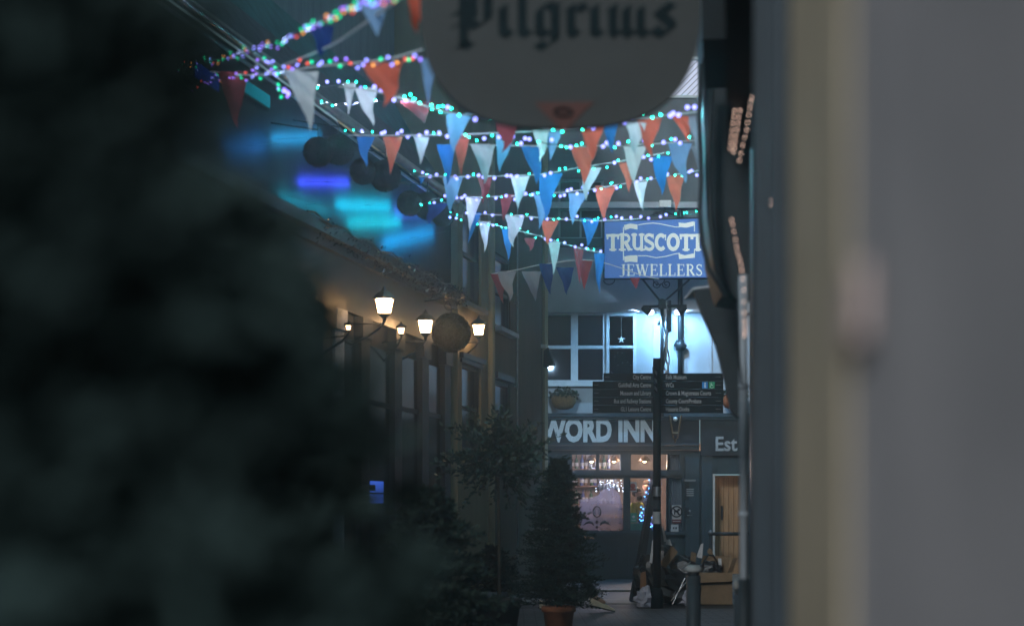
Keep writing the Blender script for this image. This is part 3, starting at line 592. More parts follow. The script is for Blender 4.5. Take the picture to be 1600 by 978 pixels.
for (a, z, nm) in (((.50, -.1), .0, 0), ((-.2, .1), .0, 1)):
    q = MB(); st = [(-.10, .03, .11), (-.08, .04, .10), (0, .042, .10), (.07, .045, .07), (.13, .047, .05), (.18, .035, .035)]
    for i, (dx, hw, hh) in enumerate(st):
        for (yy, zz) in ((-hw, .018), (-hw*.9, hh*.7), (0, hh), (hw*.9, hh*.7), (hw, .018)): q.v.append(Vector(W((a[0]+dx*1.3, a[1]+yy*1.2, z+zz*1.3+(.17-dx)*(.33 if nm == 0 else .1)))))
    n5 = len(st)
    for i in range(n5-1):
        for j in range(4): q.f.append((i*5+j, i*5+j+1, (i+1)*5+j+1, (i+1)*5+j))
    q.f.append((0, 1, 2, 3, 4)); q.f.append(tuple((n5-1)*5+j for j in range(5))[::-1])
    sq = q.build('shoe', 'shoe_tan', pw, True)
    MB().prism([Vector(W((a[0]+dx*1.3, a[1]+s_*hw*1.25, z+(.19-dx)*(.33 if nm == 0 else .1)))) for s_, rng in ((-1, st), (1, st[::-1])) for dx, hw, hh in rng], (0, 0, .017)).build('sole', 'sole', sq)

# ------------------------------------------------------------------ sign mast and floodlights on the inn
ts = thing('hanging_sign', (IX(1030), YI-.5, IZ(470)), 'blue jewellers box sign with white lettering on an iron bracket', 'sign')
ys = YI-.85; k_ = FP/ys
def TX(x): return (x-800)/k_
def TZ(y): return CH+(HY-y)/k_
MB().prism([(TX(945), ys, TZ(434)), (TX(1112), ys, TZ(433)), (TX(1112), ys, TZ(341)), (TX(945), ys, TZ(347))], (0, .16, 0)).build('sign_box', 'sign_blue', ts)
e = MB()
for a, b_ in (((943.5,435),(1113,434)), ((1113,434),(1113,340)), ((1113,340),(943.5,346)), ((943.5,346),(943.5,435))):
    e.tube([(TX(a[0]), ys+.08, TZ(a[1])), (TX(b_[0]), ys+.08, TZ(b_[1]))], .022, 4)
e.build('rim', 'iron', ts)
def put(lines, wd, x0, y0, hpx, xs, name, m, w_each=None):
    return strokes(lines, wd, (TX(x0), TZ(y0)), (hpx/k_*xs, hpx/k_), ys).build(name, m, ts)
GB = {  # heavy slab display letters, width, strokes
 'T': (.86, [([(.0,.9),(.86,.9)],.17), ([(.06,.95),(.06,.68)],.12), ([(.80,.95),(.80,.68)],.12), ([(.43,.0),(.43,.95)],.27), ([(.2,.05),(.66,.05)],.11)]),
 'R': (.95, [([(.27,.0),(.27,1)],.25), ([(.05,.05),(.5,.05)],.11), ([(.05,.94),(.5,.94)],.12), (arc(.5,.72,.25,.22,95,-95),.17), ([(.4,.5),(.55,.5)],.1), ([(.5,.48),(.78,.05)],.24), ([(.68,.05),(.97,.05)],.11)]),
 'U': (.92, [([(.2,1),(.2,.3)],.24), (arc(.45,.3,.25,.22,180,360),.17), ([(.72,1),(.72,.0)],.2), ([(.02,.94),(.38,.94)],.12), ([(.55,.94),(.9,.94)],.12), ([(.7,.05),(.92,.05)],.11)]),
 'S': (.78, [(arc(.38,.73,.26,.21,30,235),.19), ([(.22,.6),(.55,.42)],.22), (arc(.38,.27,.27,.21,55,-150),.19), ([(.66,.98),(.66,.7)],.07), ([(.09,.3),(.09,.02)],.07)]),
 'C': (.88, [(arc(.46,.5,.32,.42,50,310,16),.23), ([(.78,.95),(.78,.62)],.08)]),
 'O': (1.0, [(arc(.48,.5,.34,.42,0,360,20),.24)]),
}
cur = 0; alls = []
for ch in 'TRUSCOTT':
    wd_, ls = GB[ch]
    alls += [([(x+cur, z) for x, z in pts], w_) for pts, w_ in ls]; cur += wd_*.955
put(alls, .2, 948, 391.5, 26, .855, 'shop_lettering', 'sign_lit_white')
def serif_text(s_, m_):
    out = []; cur = 0
    T_, t_ = .15, .055
    G = {'J': (.42, [([(.26,.95),(.26,.1)],T_), (arc(.1,.08,.16,.14,0,-150,6),t_), ([(.12,.97),(.4,.97)],t_)]),
         'E': (.66, [([(.17,0),(.17,1)],T_), ([(.03,.97),(.58,.97)],t_), ([(.03,.03),(.6,.03)],t_), ([(.2,.52),(.46,.52)],t_), ([(.57,.98),(.57,.78)],t_), ([(.6,.02),(.6,.24)],t_), ([(.46,.62),(.46,.42)],t_)]),
         'W': (1.02, [([(.12,.97),(.34,.02)],T_), ([(.34,.02),(.52,.97)],t_), ([(.5,.97),(.72,.02)],T_), ([(.72,.02),(.93,.97)],t_), ([(.0,.97),(.26,.97)],t_), ([(.4,.97),(.64,.97)],t_), ([(.82,.97),(1.03,.97)],t_)]),
         'L': (.62, [([(.17,0),(.17,1)],T_), ([(.03,.97),(.32,.97)],t_), ([(.03,.03),(.58,.03)],t_), ([(.57,.02),(.57,.26)],t_)]),
         'R': (.72, [([(.17,0),(.17,1)],T_), ([(.03,.97),(.36,.97)],t_), ([(.03,.03),(.32,.03)],t_), (arc(.34,.74,.2,.23,90,-90,8),.11), ([(.2,.5),(.36,.5)],t_), ([(.36,.5),(.62,.04)],T_), ([(.56,.03),(.74,.03)],t_)]),
         'S': (.54, [(arc(.26,.75,.17,.21,40,235,8),.09), ([(.15,.62),(.38,.4)],.14), (arc(.26,.25,.18,.22,50,-150,8),.09), ([(.43,.96),(.43,.74)],.04), ([(.07,.26),(.07,.03)],.04)])}
    for ch in s_:
        wd_, ls = G[ch]; out += [([(x+cur, z) for x, z in pts], w_) for pts, w_ in ls]; cur += wd_+.06
    return out
put(serif_text('JEWELLERS', None), .1, 969, 431, 18, 1.12, 'shop_lettering', 'sign_lit_white')
# scroll ornament
sc = MB()
def line(pts, r): sc.tube([(TX(x), ys-.012, TZ(y)) for x, y in pts], r, 5)
line([(997,352),(1008,350),(1020,349),(1030,350),(1045,353),(1055,355),(1062,355)], .010)
line([(997,400),(1010,400),(1025,403),(1040,401),(1055,397),(1062,396)], .010)
line([(974,355),(974,367)], .010); line([(974,391),(974,407)], .010); line([(1085,347),(1085,362)], .010); line([(1085,391),(1085,403)], .010)
for pts in ([(975,352),(985,349.5),(996,351),(996,359),(985,357),(976,360)], [(975,401),(985,399),(996,399),(996,410),(985,409),(976,410)], [(1060,348),(1070,349),(1084,346),(1084,353),(1073,356),(1061,355)], [(1060,396),(1070,399),(1084,396),(1084,403),(1072,404),(1061,405)]):
    sc.add([(TX(x), ys-.004, TZ(y)) for x, y in pts], [tuple(range(6))])
sc.build('scroll_ornament', 'sign_lit_white', ts)
br = MB(); X0 = TX(1036)
def bl(pts, r=.022): br.tube([(TX(x), ys+.08, TZ(y)) for x, y in pts], r, 6)
bl([(1005,436),(1034,472)]); bl([(1078,436),(1036,472)])
bl([(985,343),(1010,339),(1036,328),(1060,339),(1090,341)], .018)
for cx_, d in ((1026, 1), (1042, -1)):
    bl([(cx_+d*(7-.5*a*.9)*math.cos(a*.7), 443+(7-.45*a)*math.sin(a*.7)) for a in range(13)], .012)
for cx_ in (952, 1030): bl([(cx_+9*math.cos(a*.5), 436+8*math.sin(a*.5)) for a in range(7)], .012)
for cx_, d in ((1026, 1), (1042, -1)):
    bl([(cx_+d*(7-.5*a*.9)*math.cos(a*.7), 334-(5-.35*a)*math.sin(a*.7)) for a in range(13)], .012)
br.build('bracket', 'iron', ts)
mt = thing('wall_mast', (IX(1036), YI-.35, IZ(585)), 'cluttered steel mast and bracket carrying two floodlights on the inn wall', 'mast')
MB().tube([(TX(1035), ys+.1, TZ(650)), (TX(1035), ys+.1, TZ(466))], .035, 8).build('pole', 'paint_black', mt, True)
tw = MB(); random.seed(3)
for j in range(4):
    tw.tube([(TX(1039+3.2*math.sin(i*.8+j*1.7)+j*1.6), ys+.12+.05*math.cos(i*.9+j), TZ(470+i*8)) for i in range(16)], .018, 6)
tw.build('cable_bundle', 'zinc', mt, True)
MB().box(TX(1043), TX(1050), ys+.1, ys+.25, TZ(517), TZ(478)).build('junction_box', 'paint_black', mt)
MB().tube([(TX(1006), ys+.1, TZ(478)), (TX(1074), ys+.1, TZ(477))], .03, 6).build('cross_bar', 'paint_black', mt)
MB().box(TX(1030), TX(1041), ys+.05, ys+.2, TZ(482), TZ(467)).build('clamp', 'paint_black', mt)
MB().box(TX(1033), TX(1036), ys+.1, YI-.0, TZ(500), TZ(497)).box(TX(1033), TX(1036), ys+.1, YI-.0, TZ(560), TZ(557)).build('wall_arm', 'iron', mt)
for i, (x, sgn) in enumerate(((1009, -1), (1068, 1))):
    t = thing('floodlight', (TX(x), ys+.1, TZ(483)), ['left floodlight, white and shining, on the mast cross bar', 'right floodlight, turned away, on the mast cross bar'][i], 'floodlight', 'floodlights on the mast')
    a = Vector((TX(x-4*sgn*-1), ys+.1, TZ(480))); d = Vector((sgn*-.85, .1, -.52)).normalized()
    c0 = Vector((TX(x+5*sgn), ys+.1, TZ(479)))
    MB().tube([c0, c0+d*.12, c0+d*.18], [.05, .08, .085], 12).build('housing', 'paint_black', t, True)
    MB().ball(c0+d*.185, .08, 12, 8, (1, .8, .75)).build('lens', 'flood_face', t, True)
    lp = c0+d*.285
    lamp('SPOT', 'beam', lp, 165, (.25, .58, 1.0), t, target=(TX(x-10*sgn), YI-.1, TZ(600)), spot_size=math.radians(165), spot_blend=.35, shadow_soft_size=.05)
    lamp('SPOT', 'back_spill', (TX(x+4*sgn), YI-.14, TZ(481)), 45, (.45, .70, 1.0), t, target=(TX(x+(120 if sgn < 0 else 60)*sgn), YI+.02, TZ(434 if sgn < 0 else 462)), spot_size=math.radians(27), spot_blend=.4, shadow_soft_size=.02)
t = thing('floodlight', I(IX(1037), .15, IZ(330)), 'small pale unlit floodlight box on the upper ledge', 'floodlight')
MB().fbox(I, IX(1029), IX(1047), .1, .25, IZ(327), IZ(316.5)).build('housing', 'sign_white', t); MB().fbox(I, IX(1037), IX(1039), .02, .15, IZ(332), IZ(327)).build('arm', 'iron', t)
t = thing('bracket_lantern', I(IX(1053), .25, IZ(692)), 'small unlit dark hanging lantern with white globe under the sign boards', 'lantern')
MB().tube([I(IX(1044), .3, IZ(650)), I(IX(1050), .3, IZ(686))], .02, 5).tube([I(IX(1062), .3, IZ(650)), I(IX(1056), .3, IZ(686))], .02, 5).tube([I(IX(1049), .3, IZ(678)), I(IX(1057), .3, IZ(678))], .03, 5).tube([I(IX(1053), .3, IZ(686)), I(IX(1053), .3, IZ(693))], [.04, .01], 6).build('frame', 'coir', t)
MB().ball(I(IX(1053), .3, IZ(656)), .045, 10, 8).build('globe', 'sign_white', t, True)
# hanging baskets
def basket(c, r, label, m='coir'):
    t = thing('hanging_basket', c, label, 'hanging basket', 'planted baskets on the inn ledge')
    MB().lathe(c, [(r*.35, -r*.95), (r*.7, -r*.8), (r*.93, -r*.45), (r, 0), (r*.9, .03)], 18).build('basket', m, t, True)
    q = MB()
    for k in range(420):
        a = random.uniform(0, 6.28); rr = r*1.15*math.sqrt(random.random()); z = random.uniform(-.06, .22)*(1.15-rr/r*.7); p = c+Vector((rr*math.cos(a), rr*math.sin(a), z))
        d = Vector((random.uniform(-1, 1), random.uniform(-1, 1), random.uniform(-.6, 1))).normalized()*.07; s_ = d.cross(Vector((random.random(), random.random(), random.random()))).normalized()*.02
        q.add([p, p+d*.5+s_, p+d, p+d*.5-s_], [(0, 1, 2, 3)])
    q.build('plant', 'leaf', t)
basket(I(IX(880), .32, IZ(622)), .255, 'round coir basket of trailing plants on the ledge under the white window')
basket(I(IX(1143), .32, IZ(622)), .25, 'terracotta basket of plants at the right end of the ledge', 'terracotta')

# ------------------------------------------------------------------ fingerpost
YF = 24.4; kf = FP/YF
def FX(x): return (x-800)/kf
def FZ(y): return CH+(HY-y)/kf
fp = thing('fingerpost', (FX(1027), YF, 0), 'tall black fingerpost with stacked direction boards in front of the inn', 'signpost')
MB().tube([(FX(1026.5), YF, 0), (FX(1026.5), YF, FZ(560))], .058, 14).build('post', 'post_black', fp, True)
MB().lathe((FX(1026.5), YF, 0), [(.09, 0), (.085, .25), (.065, .3)], 14).build('base_collar', 'post_black', fp, True)
left = [('City Centre', 943), ('Guildhall Arts Centre', 926), ('Museum and Library', 926), ('Bus and Railway Stations', 926), ('GL1 Leisure Centre', 926)]
right = ['Folk Museum', 'WCs', 'Crown & Magistrates Courts', 'County Court/Probate', 'Historic Docks']
for i in range(5):
    y0 = 583+12.5*i; y1 = y0+12.3
    s_, xl = left[i]
    bd = bevel(MB().box(FX(xl), FX(1021), YF-.012, YF+.012, FZ(y1), FZ(y0)).build('direction_board', 'post_black', fp), .004)
    text('wording', s_, .088, (FX(1017), YF-.017, FZ(y1-3)), 'sign_text', bd, xs=.62, align='RIGHT', depth=.001, bold=.0012)
    ar = MB().tube([(FX(xl+9), YF-.018, FZ(y0+6)), (FX(xl+2), YF-.018, FZ(y0+6))], .002, 4); ar.build('arrow', 'sign_text', bd)
    bd = bevel(MB().box(FX(1032), FX(1130), YF-.012, YF+.012, FZ(y1), FZ(y0)).build('direction_board', 'post_black', fp), .004)
    text('wording', right[i], .088, (FX(1040), YF-.017, FZ(y1-3)), 'sign_text', bd, xs=.64, depth=.001, bold=.0012)
    MB().tube([(FX(1118), YF-.018, FZ(y0+6)), (FX(1126), YF-.018, FZ(y0+6))], .002, 4).build('arrow', 'sign_text', bd)
    if i == 1:
        MB().box(FX(1097), FX(1105.5), YF-.016, YF-.013, FZ(y1-1), FZ(y0+1.2)).build('toilet_tile', 'blue_tile', bd)
        MB().box(FX(1107.5), FX(1116.5), YF-.016, YF-.013, FZ(y1-1), FZ(y0+1.2)).build('access_tile', 'green_tile', bd)
        q = MB().box(FX(1100.6), FX(1102.2), YF-.019, YF-.017, FZ(y1-2), FZ(y0+4.6)); q.ball((FX(1101.4), YF-.018, FZ(y0+3.2)), .011, 8, 5); q.build('figure_symbol', 'sign_white', bd)
        q = MB().tube([(FX(1112+2.6*math.cos(a)), YF-.018, FZ(y1-4+2.6*math.sin(a))) for a in [k*.6 for k in range(9)]], .003, 4); q.tube([(FX(1110.6), YF-.018, FZ(y0+2.6)), (FX(1111), YF-.018, FZ(y0+6)), (FX(1114), YF-.018, FZ(y0+6.4))], .004, 4); q.build('wheelchair_symbol', 'sign_white', bd)
for i in range(3):      # boards that point towards the camera
    y0 = 579+12.4*i; y1 = y0+11.6; F3 = Frame((FX(1024), YF-.05, 0), (-.10, -.62, 0), (.98, -.16, 0))
    bd = MB().fbox(F3, 0, 1, 0, .022, FZ(y1), FZ(y0)).build('direction_board', 'post_black', fp)
    M_ = MB()
    for j in range(7): M_.fbox(F3, .1+j*.11, .16+j*.11, .0222, .026, FZ(y1-3), FZ(y1-3)+.05)
    M_.build('wording', 'sign_text', bd)
for i, (y0, y1) in enumerate(((760, 775), (781, 795), (799, 818))):
    MB().tube([(FX(1026.5), YF, FZ(y1)), (FX(1026.5), YF, FZ(y0))], .0595, 14, False).build('sticker', ['zinc', 'panel_blue', 'sign_text'][i], fp, True)
# ------------------------------------------------------------------ bollards, rubbish
def bollard(x, Y, ztop, r, label):
    c = Vector(((x-800)*Y/FP, Y, 0)); t = thing('bollard', c, label, 'bollard', 'bollards along the street')
    MB().lathe(c, [(r*1.25, 0), (r*1.25, .1), (r, .14), (r, ztop-.09)], 18).build('shaft', 'paint_dark', t, True)
    MB().lathe(c+Vector((0, 0, ztop-.089)), [(r*.8, 0), (r*.8, .03)], 18).build('groove', 'paint_black', t, True)
    MB().lathe(c+Vector((0, 0, ztop-.058)), [(r*1.18, 0), (r*1.22, .015), (r*1.18, .035), (r*.7, .058)], 18).build('cap', 'kerbstone', t, True)
bollard(1083.5, 14.1, 1.0, .062, 'dark steel bollard with a pale ring cap in front of the cardboard box')
bollard(1156, 9.8, 1.07, .035, 'thin black bollard close to the right hand wall')
YB = 25.4; kb = FP/YB
def BX(x): return (x-800)/kb
def BZ(y): return CH+(HY-y)/kb
bx = thing('cardboard_box', (BX(1115), YB, 0), 'tall open cardboard box full of rubbish beside the bollard', 'box')
BX0, BX1 = BX(1084), BX(1141)
q = MB(); zt = BZ(893)
for a in ((BX0, BX1, YB-.25, YB-.242), (BX0, BX1, YB+.25, YB+.258), (BX0, BX0+.008, YB-.241, YB+.249), (BX1-.008, BX1, YB-.241, YB+.249)): q.box(*a, .012, zt)
q.box(BX0+.01, BX1-.01, YB-.24, YB+.24, .013, .02); q.build('carton', 'cardboard', bx)
MB().add([(BX0, YB-.26, zt), (BX1, YB-.26, zt), (BX1-.02, YB-.34, zt-.13), (BX0+.02, YB-.34, zt-.15), (BX0, YB-.268, zt), (BX1, YB-.268, zt), (BX1-.02, YB-.348, zt-.13), (BX0+.02, YB-.348, zt-.15)], [(0,1,2,3), (7,6,5,4), (0,4,5,1), (2,6,7,3)]).build('flap', 'cardboard', bx)
MB().add([(BX1, YB-.24, zt), (BX1, YB+.24, zt), (BX1+.07, YB+.24, zt+.2), (BX1+.07, YB-.24, zt+.22), (BX1+.008, YB-.24, zt), (BX1+.008, YB+.24, zt), (BX1+.078, YB+.24, zt+.2), (BX1+.078, YB-.24, zt+.22)], [(0,1,2,3), (7,6,5,4), (1,5,6,2), (3,7,4,0)]).build('flap', 'cardboard', bx)
MB().add([(BX0+.1, YB+.26, zt), (BX1, YB+.26, zt), (BX1+.03, YB+.3, zt+.22), (BX0+.18, YB+.3, zt+.24)], [(0,1,2,3)]).build('flap', 'cardboard', bx)
def crumple(name, c, r, sq, m, label, cat, group=None, amt=.35, n=18):
    q = MB(); q.ball((0, 0, 0), 1, n, n-4, sq); sd_ = random.uniform(0, 99)
    for i, v in enumerate(q.v):
        d = v.normalized() if v.length else v; f = 1+amt*noise.noise(d*2.2+Vector((sd_,)*3))+amt*.5*abs(noise.noise(d*6+Vector((sd_,)*3)))
        q.v[i] = Vector(c)+v*r*f
        if q.v[i].z < .012: q.v[i].z = .012+.001*(i % 3)
    return tag(q.build(name, m), label, cat, group)
def sheet(name, pts, m, label, cat, th=.012, Y=YB, group=None):
    k2 = FP/Y; ring = [((x-800)/k2, Y+dy, max(.013, CH+(HY-y)/k2)) for x, y, dy in pts]
    return tag(MB().prism(ring, (0, th, 0)).build(name, m), label, cat, group)
crumple('bin_bag', (BX(1060), YB-.1, .3), .36, (1, .8, 1.15), 'bin_bag', 'large black rubbish bag between the fingerpost and the box', 'rubbish bag', 'black rubbish bags')
crumple('bin_bag', (BX(1042), YB+.25, .42), .3, (.9, .8, 1.5), 'bin_bag', 'upright black rubbish bag directly behind the fingerpost', 'rubbish bag', 'black rubbish bags')
crumple('bin_bag', (BX(1012), YB+.1, .36), .26, (.8, .8, 1.6), 'bin_bag', 'narrow black rubbish bag left of the fingerpost', 'rubbish bag', 'black rubbish bags')
crumple('bin_bag', (BX(1076), YB+.3, .3), .3, (.9, .8, 1.3), 'bin_bag', 'black rubbish bag tucked against the cardboard box', 'rubbish bag', 'black rubbish bags')
crumple('bin_bag', (BX(1108), YB-.02, zt-.02), .2, (1, .8, .9), 'bin_bag', 'black bag stuffed into the open cardboard box', 'rubbish bag', 'black rubbish bags')
crumple('carrier_bag', (BX(1000), YB-.9, .11), .14, (.9, .8, 1.2), 'plastic_white', 'crumpled white carrier bag on the ground by the sandwich board', 'bag', None, .7)
crumple('carrier_bag', (BX(1072), YB-.5, .08), .13, (.9, .8, .9), 'plastic_white', 'small white bag half under the rubbish behind the bollard', 'bag', None, .7)
sheet('cardboard_sheet', [(1031,881,0),(1040,887,0),(1060,862,.05),(1050,852,.05)], 'cardboard', 'folded brown cardboard leaning on the black bags', 'cardboard', .05, 24.9)
sheet('paper_sheet', [(1040,850,0),(1050,852,0),(1047,842,.03),(1042,843,.03)], 'paper', 'torn white paper on top of the rubbish heap', 'paper', .01, 24.9)
sheet('paper_sheet', [(1034,822,0),(1038,846,0),(1042,846,0),(1037,823,.0)], 'paper', 'narrow white paper strip beside the fingerpost', 'paper', .01, 24.9)
sheet('paper_sheet', [(1015,878,0),(1019,880,0),(1022,842,0),(1019,844,.0)], 'paper', 'tall white paper sliver left of the fingerpost', 'paper', .01, 24.9)
sheet('cardboard_sheet', [(1000,928,0),(1010,925,0),(1009,892,0),(1001,895,.0)], 'wood_bar', 'reddish brown card at the foot of the sandwich board', 'cardboard', .03, 24.9)
sheet('cardboard_sheet', [(1078,882,0),(1086,886,0),(1088,864,0),(1080,861,.0)], 'cardboard', 'brown card sticking up left of the box', 'cardboard', .02, 25.3)
sheet('paper_sheet', [(1088,870,0),(1097,872,0),(1099,848,0),(1095,850,.0)], 'paper', 'pointed white paper rising from the box', 'paper', .01, 25.4)
sheet('cardboard_sheet', [(1105,862,0),(1118,876,0),(1112,858,0),(1108,856,.0)], 'cardboard', 'torn tan card inside the box opening', 'cardboard', .02, 25.3)
sheet('paper_sheet', [(1123,885,0),(1128,886,0),(1127,872,0),(1122,872,.0)], 'paper', 'small pale paper at the back of the box', 'paper', .01, 25.5)
t = thing('umbrella', (BX(1062), YB-.35, .02), 'broken umbrella with bare metal ribs lying over the black bags', 'umbrella')
for a, b_ in (((1044,940),(1078,898)), ((1046,946),(1066,905)), ((1060,890),(1075,880)), ((1048,932),(1052,925))):
    MB().tube([(BX(a[0]), YB-.45, max(.02, BZ(a[1])+.04)), (BX(b_[0]), YB-.40, BZ(b_[1])+.04)], .008, 5).build('rib', 'zinc', t)
hp = MB().tube([(BX(1096), YB-.1, zt), (BX(1098), YB-.12, zt+.16), (BX(1105), YB-.14, zt+.26), (BX(1113), YB-.14, zt+.26), (BX(1119), YB-.12, zt+.15), (BX(1121), YB-.1, zt)], .012, 6)
tag(hp.build('wire_hoop', 'iron', None, True), 'dark wire hoop arching out of the cardboard box', 'wire')
t = thing('sandwich_board', (BX(1010), YB+.6, 0), 'tall black folding sandwich board behind the fingerpost', 'sign board')
ya = YB+.4
for sgn, xa, xb in ((-1, 1027, 989), (1, 1029, 1050)):
    ztp = BZ(735); MB().prism([(BX(xa), ya, ztp), (BX(xb), ya, .012), (BX(xb)+.13*(-sgn), ya, .012), (BX(xa)+.05*(-sgn), ya, ztp)], (0, .5, 0)).build('panel', 'paint_black', t)
# ------------------------------------------------------------------ trees and shrubs
def conifer(x, Y, h, r, label, n=2200, z0=.45, m='needles', pot=True, ln=.05, group='potted conifers along the left side', potm='terracotta', name='potted_conifer', asym=0):
    c = Vector(((x-800)*Y/FP, Y, 0)); t = thing(name, c, label, 'tree', group)
    MB().tube([c+Vector((0, 0, .2 if pot else 0)), c+Vector((.01, 0, z0+h*.5)), c+Vector((0, 0, z0+h*.97))], [.03, .022, .006], 8).build('trunk', 'bark', t, True)
    q = MB(); nb = int(n/26)
    for i in range(nb):
        v = (i+.5)/nb; v = v**1.15; z = z0+h*(.02+.95*v); a = i*2.39996+random.uniform(-.3, .3)
        L_ = r*(1-v)**.68*random.uniform(.62, 1.25)+.03; dn = random.uniform(-.15, .25)
        d = Vector((math.cos(a), math.sin(a), dn)).normalized(); b0 = c+Vector((0, 0, z)); side = d.cross(Vector((0, 0, 1))).normalized()
        q.tube([b0, b0+d*L_*.95], [.006, .002], 3, False)
        for j in range(26):
            f = .15+.85*(j+random.random())/26; w_ = L_*.42*(1.05-f); p0 = b0+d*L_*f; s_ = side*(1 if j % 2 else -1)
            tw_ = (s_*random.uniform(.5, 1)+d*random.uniform(.3, .9)+Vector((0, 0, random.uniform(-.35, .5)))).normalized(); tl = max(ln, w_)
            for kk in range(3):
                p = p0+tw_*tl*kk/3; u = (tw_+Vector((random.uniform(-.8, .8), random.uniform(-.8, .8), random.uniform(-.5, .8)))).normalized()*ln*random.uniform(.7, 1.2)
                v_ = u.cross(Vector((random.uniform(-1, 1), random.uniform(-1, 1), random.uniform(-1, 1)))).normalized()*ln*.16
                q.add([p, p+u*.5+v_, p+u, p+u*.5-v_], [(0, 1, 2, 3)])
    q.build('crown', m, t)
    # dense inner twigs
    q_ = min(r, .30)
    if pot:
        MB().lathe(c, [(q_*.42, .01), (q_*.55, z0-.06), (q_*.62, z0-.06), (q_*.62, z0), (q_*.5, z0), (q_*.5, z0-.04)], 20).build('pot', potm, t, True)
    return t
random.seed(11)
conifer(873, 18, 1.62, .50, 'dense dark conifer in an orange terracotta pot before the inn window', 7800, .42, ln=.045)
conifer(670, 10.5, 1.18, .56, 'blurred conifer left of the bay bush at the bottom of the street', 6500, .45, ln=.05, potm='paint_dark')
conifer(315, 1.6, 1.42, .47, 'heavily blurred dark conifer nearer the camera on the left', 9000, .4, m='needles_near', ln=.04, potm='paint_dark')
conifer(-55, .82, 1.46, .42, 'huge out of focus conifer filling the left foreground', 14000, .4, m='needles_near', ln=.035, potm='paint_dark')
conifer(770, 20.5, .55, .40, 'low conifer in a trough beside the terracotta pot', 2600, .45, ln=.05, potm='wall_pale')
t = thing('bay_bush', P(775, 700, 19)-Vector((0, 0, 2)), 'leafy bay bush with glossy leaves on a thin stem by the drainpipe', 'bush')
c = P(778, 705, 19); 
MB().tube([(c.x, c.y, 0), (c.x+.02, c.y, .8), (c.x, c.y, c.z-.3)], [.025, .02, .018], 7).build('stem', 'bark', t, True)
q = MB(); tw2 = MB()
for k in range(150):
    d = Vector((random.gauss(0, 1), random.gauss(0, 1), random.gauss(0, .8))).normalized(); R_ = random.uniform(.4, 1.18)
    e_ = c+Vector((d.x*.74, d.y*.55, d.z*.58-abs(d.x)*.1))*R_; s0 = c+(e_-c)*.25+Vector((0, 0, -.05)); tw2.tube([s0, e_], [.006, .002], 3, False)
    for j in range(22):
        p = s0+(e_-s0)*(.3+.7*j/22)+Vector((random.uniform(-.03, .03),)*3); u = ((e_-s0).normalized()*.6+Vector((random.uniform(-1, 1), random.uniform(-1, 1), random.uniform(-.6, .9)))).normalized()*random.uniform(.055, .085)
        v_ = u.cross(Vector((random.uniform(-1, 1), random.uniform(-1, 1), random.uniform(-1, 1)))).normalized()*.016
        q.add([p, p+u*.35+v_, p+u*.7+v_*.7, p+u, p+u*.7-v_*.7, p+u*.35-v_], [(0, 1, 2, 3, 4, 5)])
q.build('leaves', 'leaf', t); tw2.build('twigs', 'bark', t)
MB().lathe((c.x, c.y, 0), [(.2, .01), (.26, .4), (.28, .4), (.28, .44), (.22, .44)], 16).build('pot', 'wall_dark', t, True)

# ------------------------------------------------------------------ lanterns on the left
def lantern(x, y, Y, wpx, label, em='lantern_light', e=16, wall_arm=True, hood=False):
    c = P(x, y, Y); k = Y/FP; w_ = wpx*k/2; h = w_*1.75
    t = thing('wall_lantern', c+Vector((0, 0, -h)), label, 'lantern', 'lanterns along the left facades')
    zb, zt_ = -h*.5, h*.5; a, b_ = w_*.68, w_
    def ring(r, z): return [c+Vector((sx*r, sy*r, z)) for sx, sy in ((-1,-1), (1,-1), (1,1), (-1,1))]
    MB().add(ring(a*.93, zb+.004)+ring(b_*.93, zt_-.004), [(0,1,5,4), (1,2,6,5), (2,3,7,6), (3,0,4,7), (3,2,1,0)]).build('glowing_glass', em, t)
    q = MB(); lo, up = ring(a, zb), ring(b_, zt_)
    for i in range(4): q.tube([lo[i], up[i]], .005, 4); q.tube([lo[i], lo[(i+1) % 4]], .007, 4); q.tube([up[i], up[(i+1) % 4]], .009, 4)
    q.build('cage', 'iron', t)
    q = MB().lathe(c+Vector((0, 0, zt_)), [(b_*1.45, .0), (b_*1.3, .02), (b_*.8, b_*.7), (b_*.35, b_*.95), (b_*.2, b_*1.2), (.01, b_*1.5)], 4 if not hood else 14)
    q.build('roof', 'iron', t, hood)
    MB().lathe(c+Vector((0, 0, zb)), [(.01, -a*1.5), (a*.3, -a*1.1), (a*.35, -a*.7), (a*1.05, -.004), (a*1.05, 0)], 8).build('base', 'iron', t)
    # arm back to the facade
    off = (c.x+5.99-.216*c.y)*.977
    p1 = c+Vector((0, 0, zb-a*1.3)); wpt = c-L.nd*off+Vector((0, 0, zb-.35)); q = MB()
    q.tube([p1, p1+Vector((0, 0, -.08))-L.nd*off*.15, p1+Vector((0, 0, -.17))-L.nd*off*.5, wpt], .014, 6); q.tube([p1-Vector((0, 0, .02)), c-L.nd*off+Vector((0, 0, zb-.1))], .009, 6)
    q.build('bracket_arm', 'iron', t, True)
    lamp('POINT', 'lantern_lamp', c, e, (1, .58, .28), t, shadow_soft_size=.05) if False else None
    return t
lantern(600.5, 479, 19, 27, 'largest lantern glowing warm on the dark shop front, leftmost of the bright ones')
lantern(665, 511, 21, 23, 'glowing lantern just left of the big leaf ball')
lantern(748, 516, 24, 19, 'glowing lantern with domed hood on the cream house', 'lantern_light', hood=True)
lantern(627, 517, 20.3, 12, 'small dim lantern added for a reflection between the two bright lanterns', 'lantern_dim')  # added where the shop window reflects a lantern
lantern(545, 512, 17.6, 10, 'small faint lantern half hidden at the left of the shop front', 'lantern_dim')
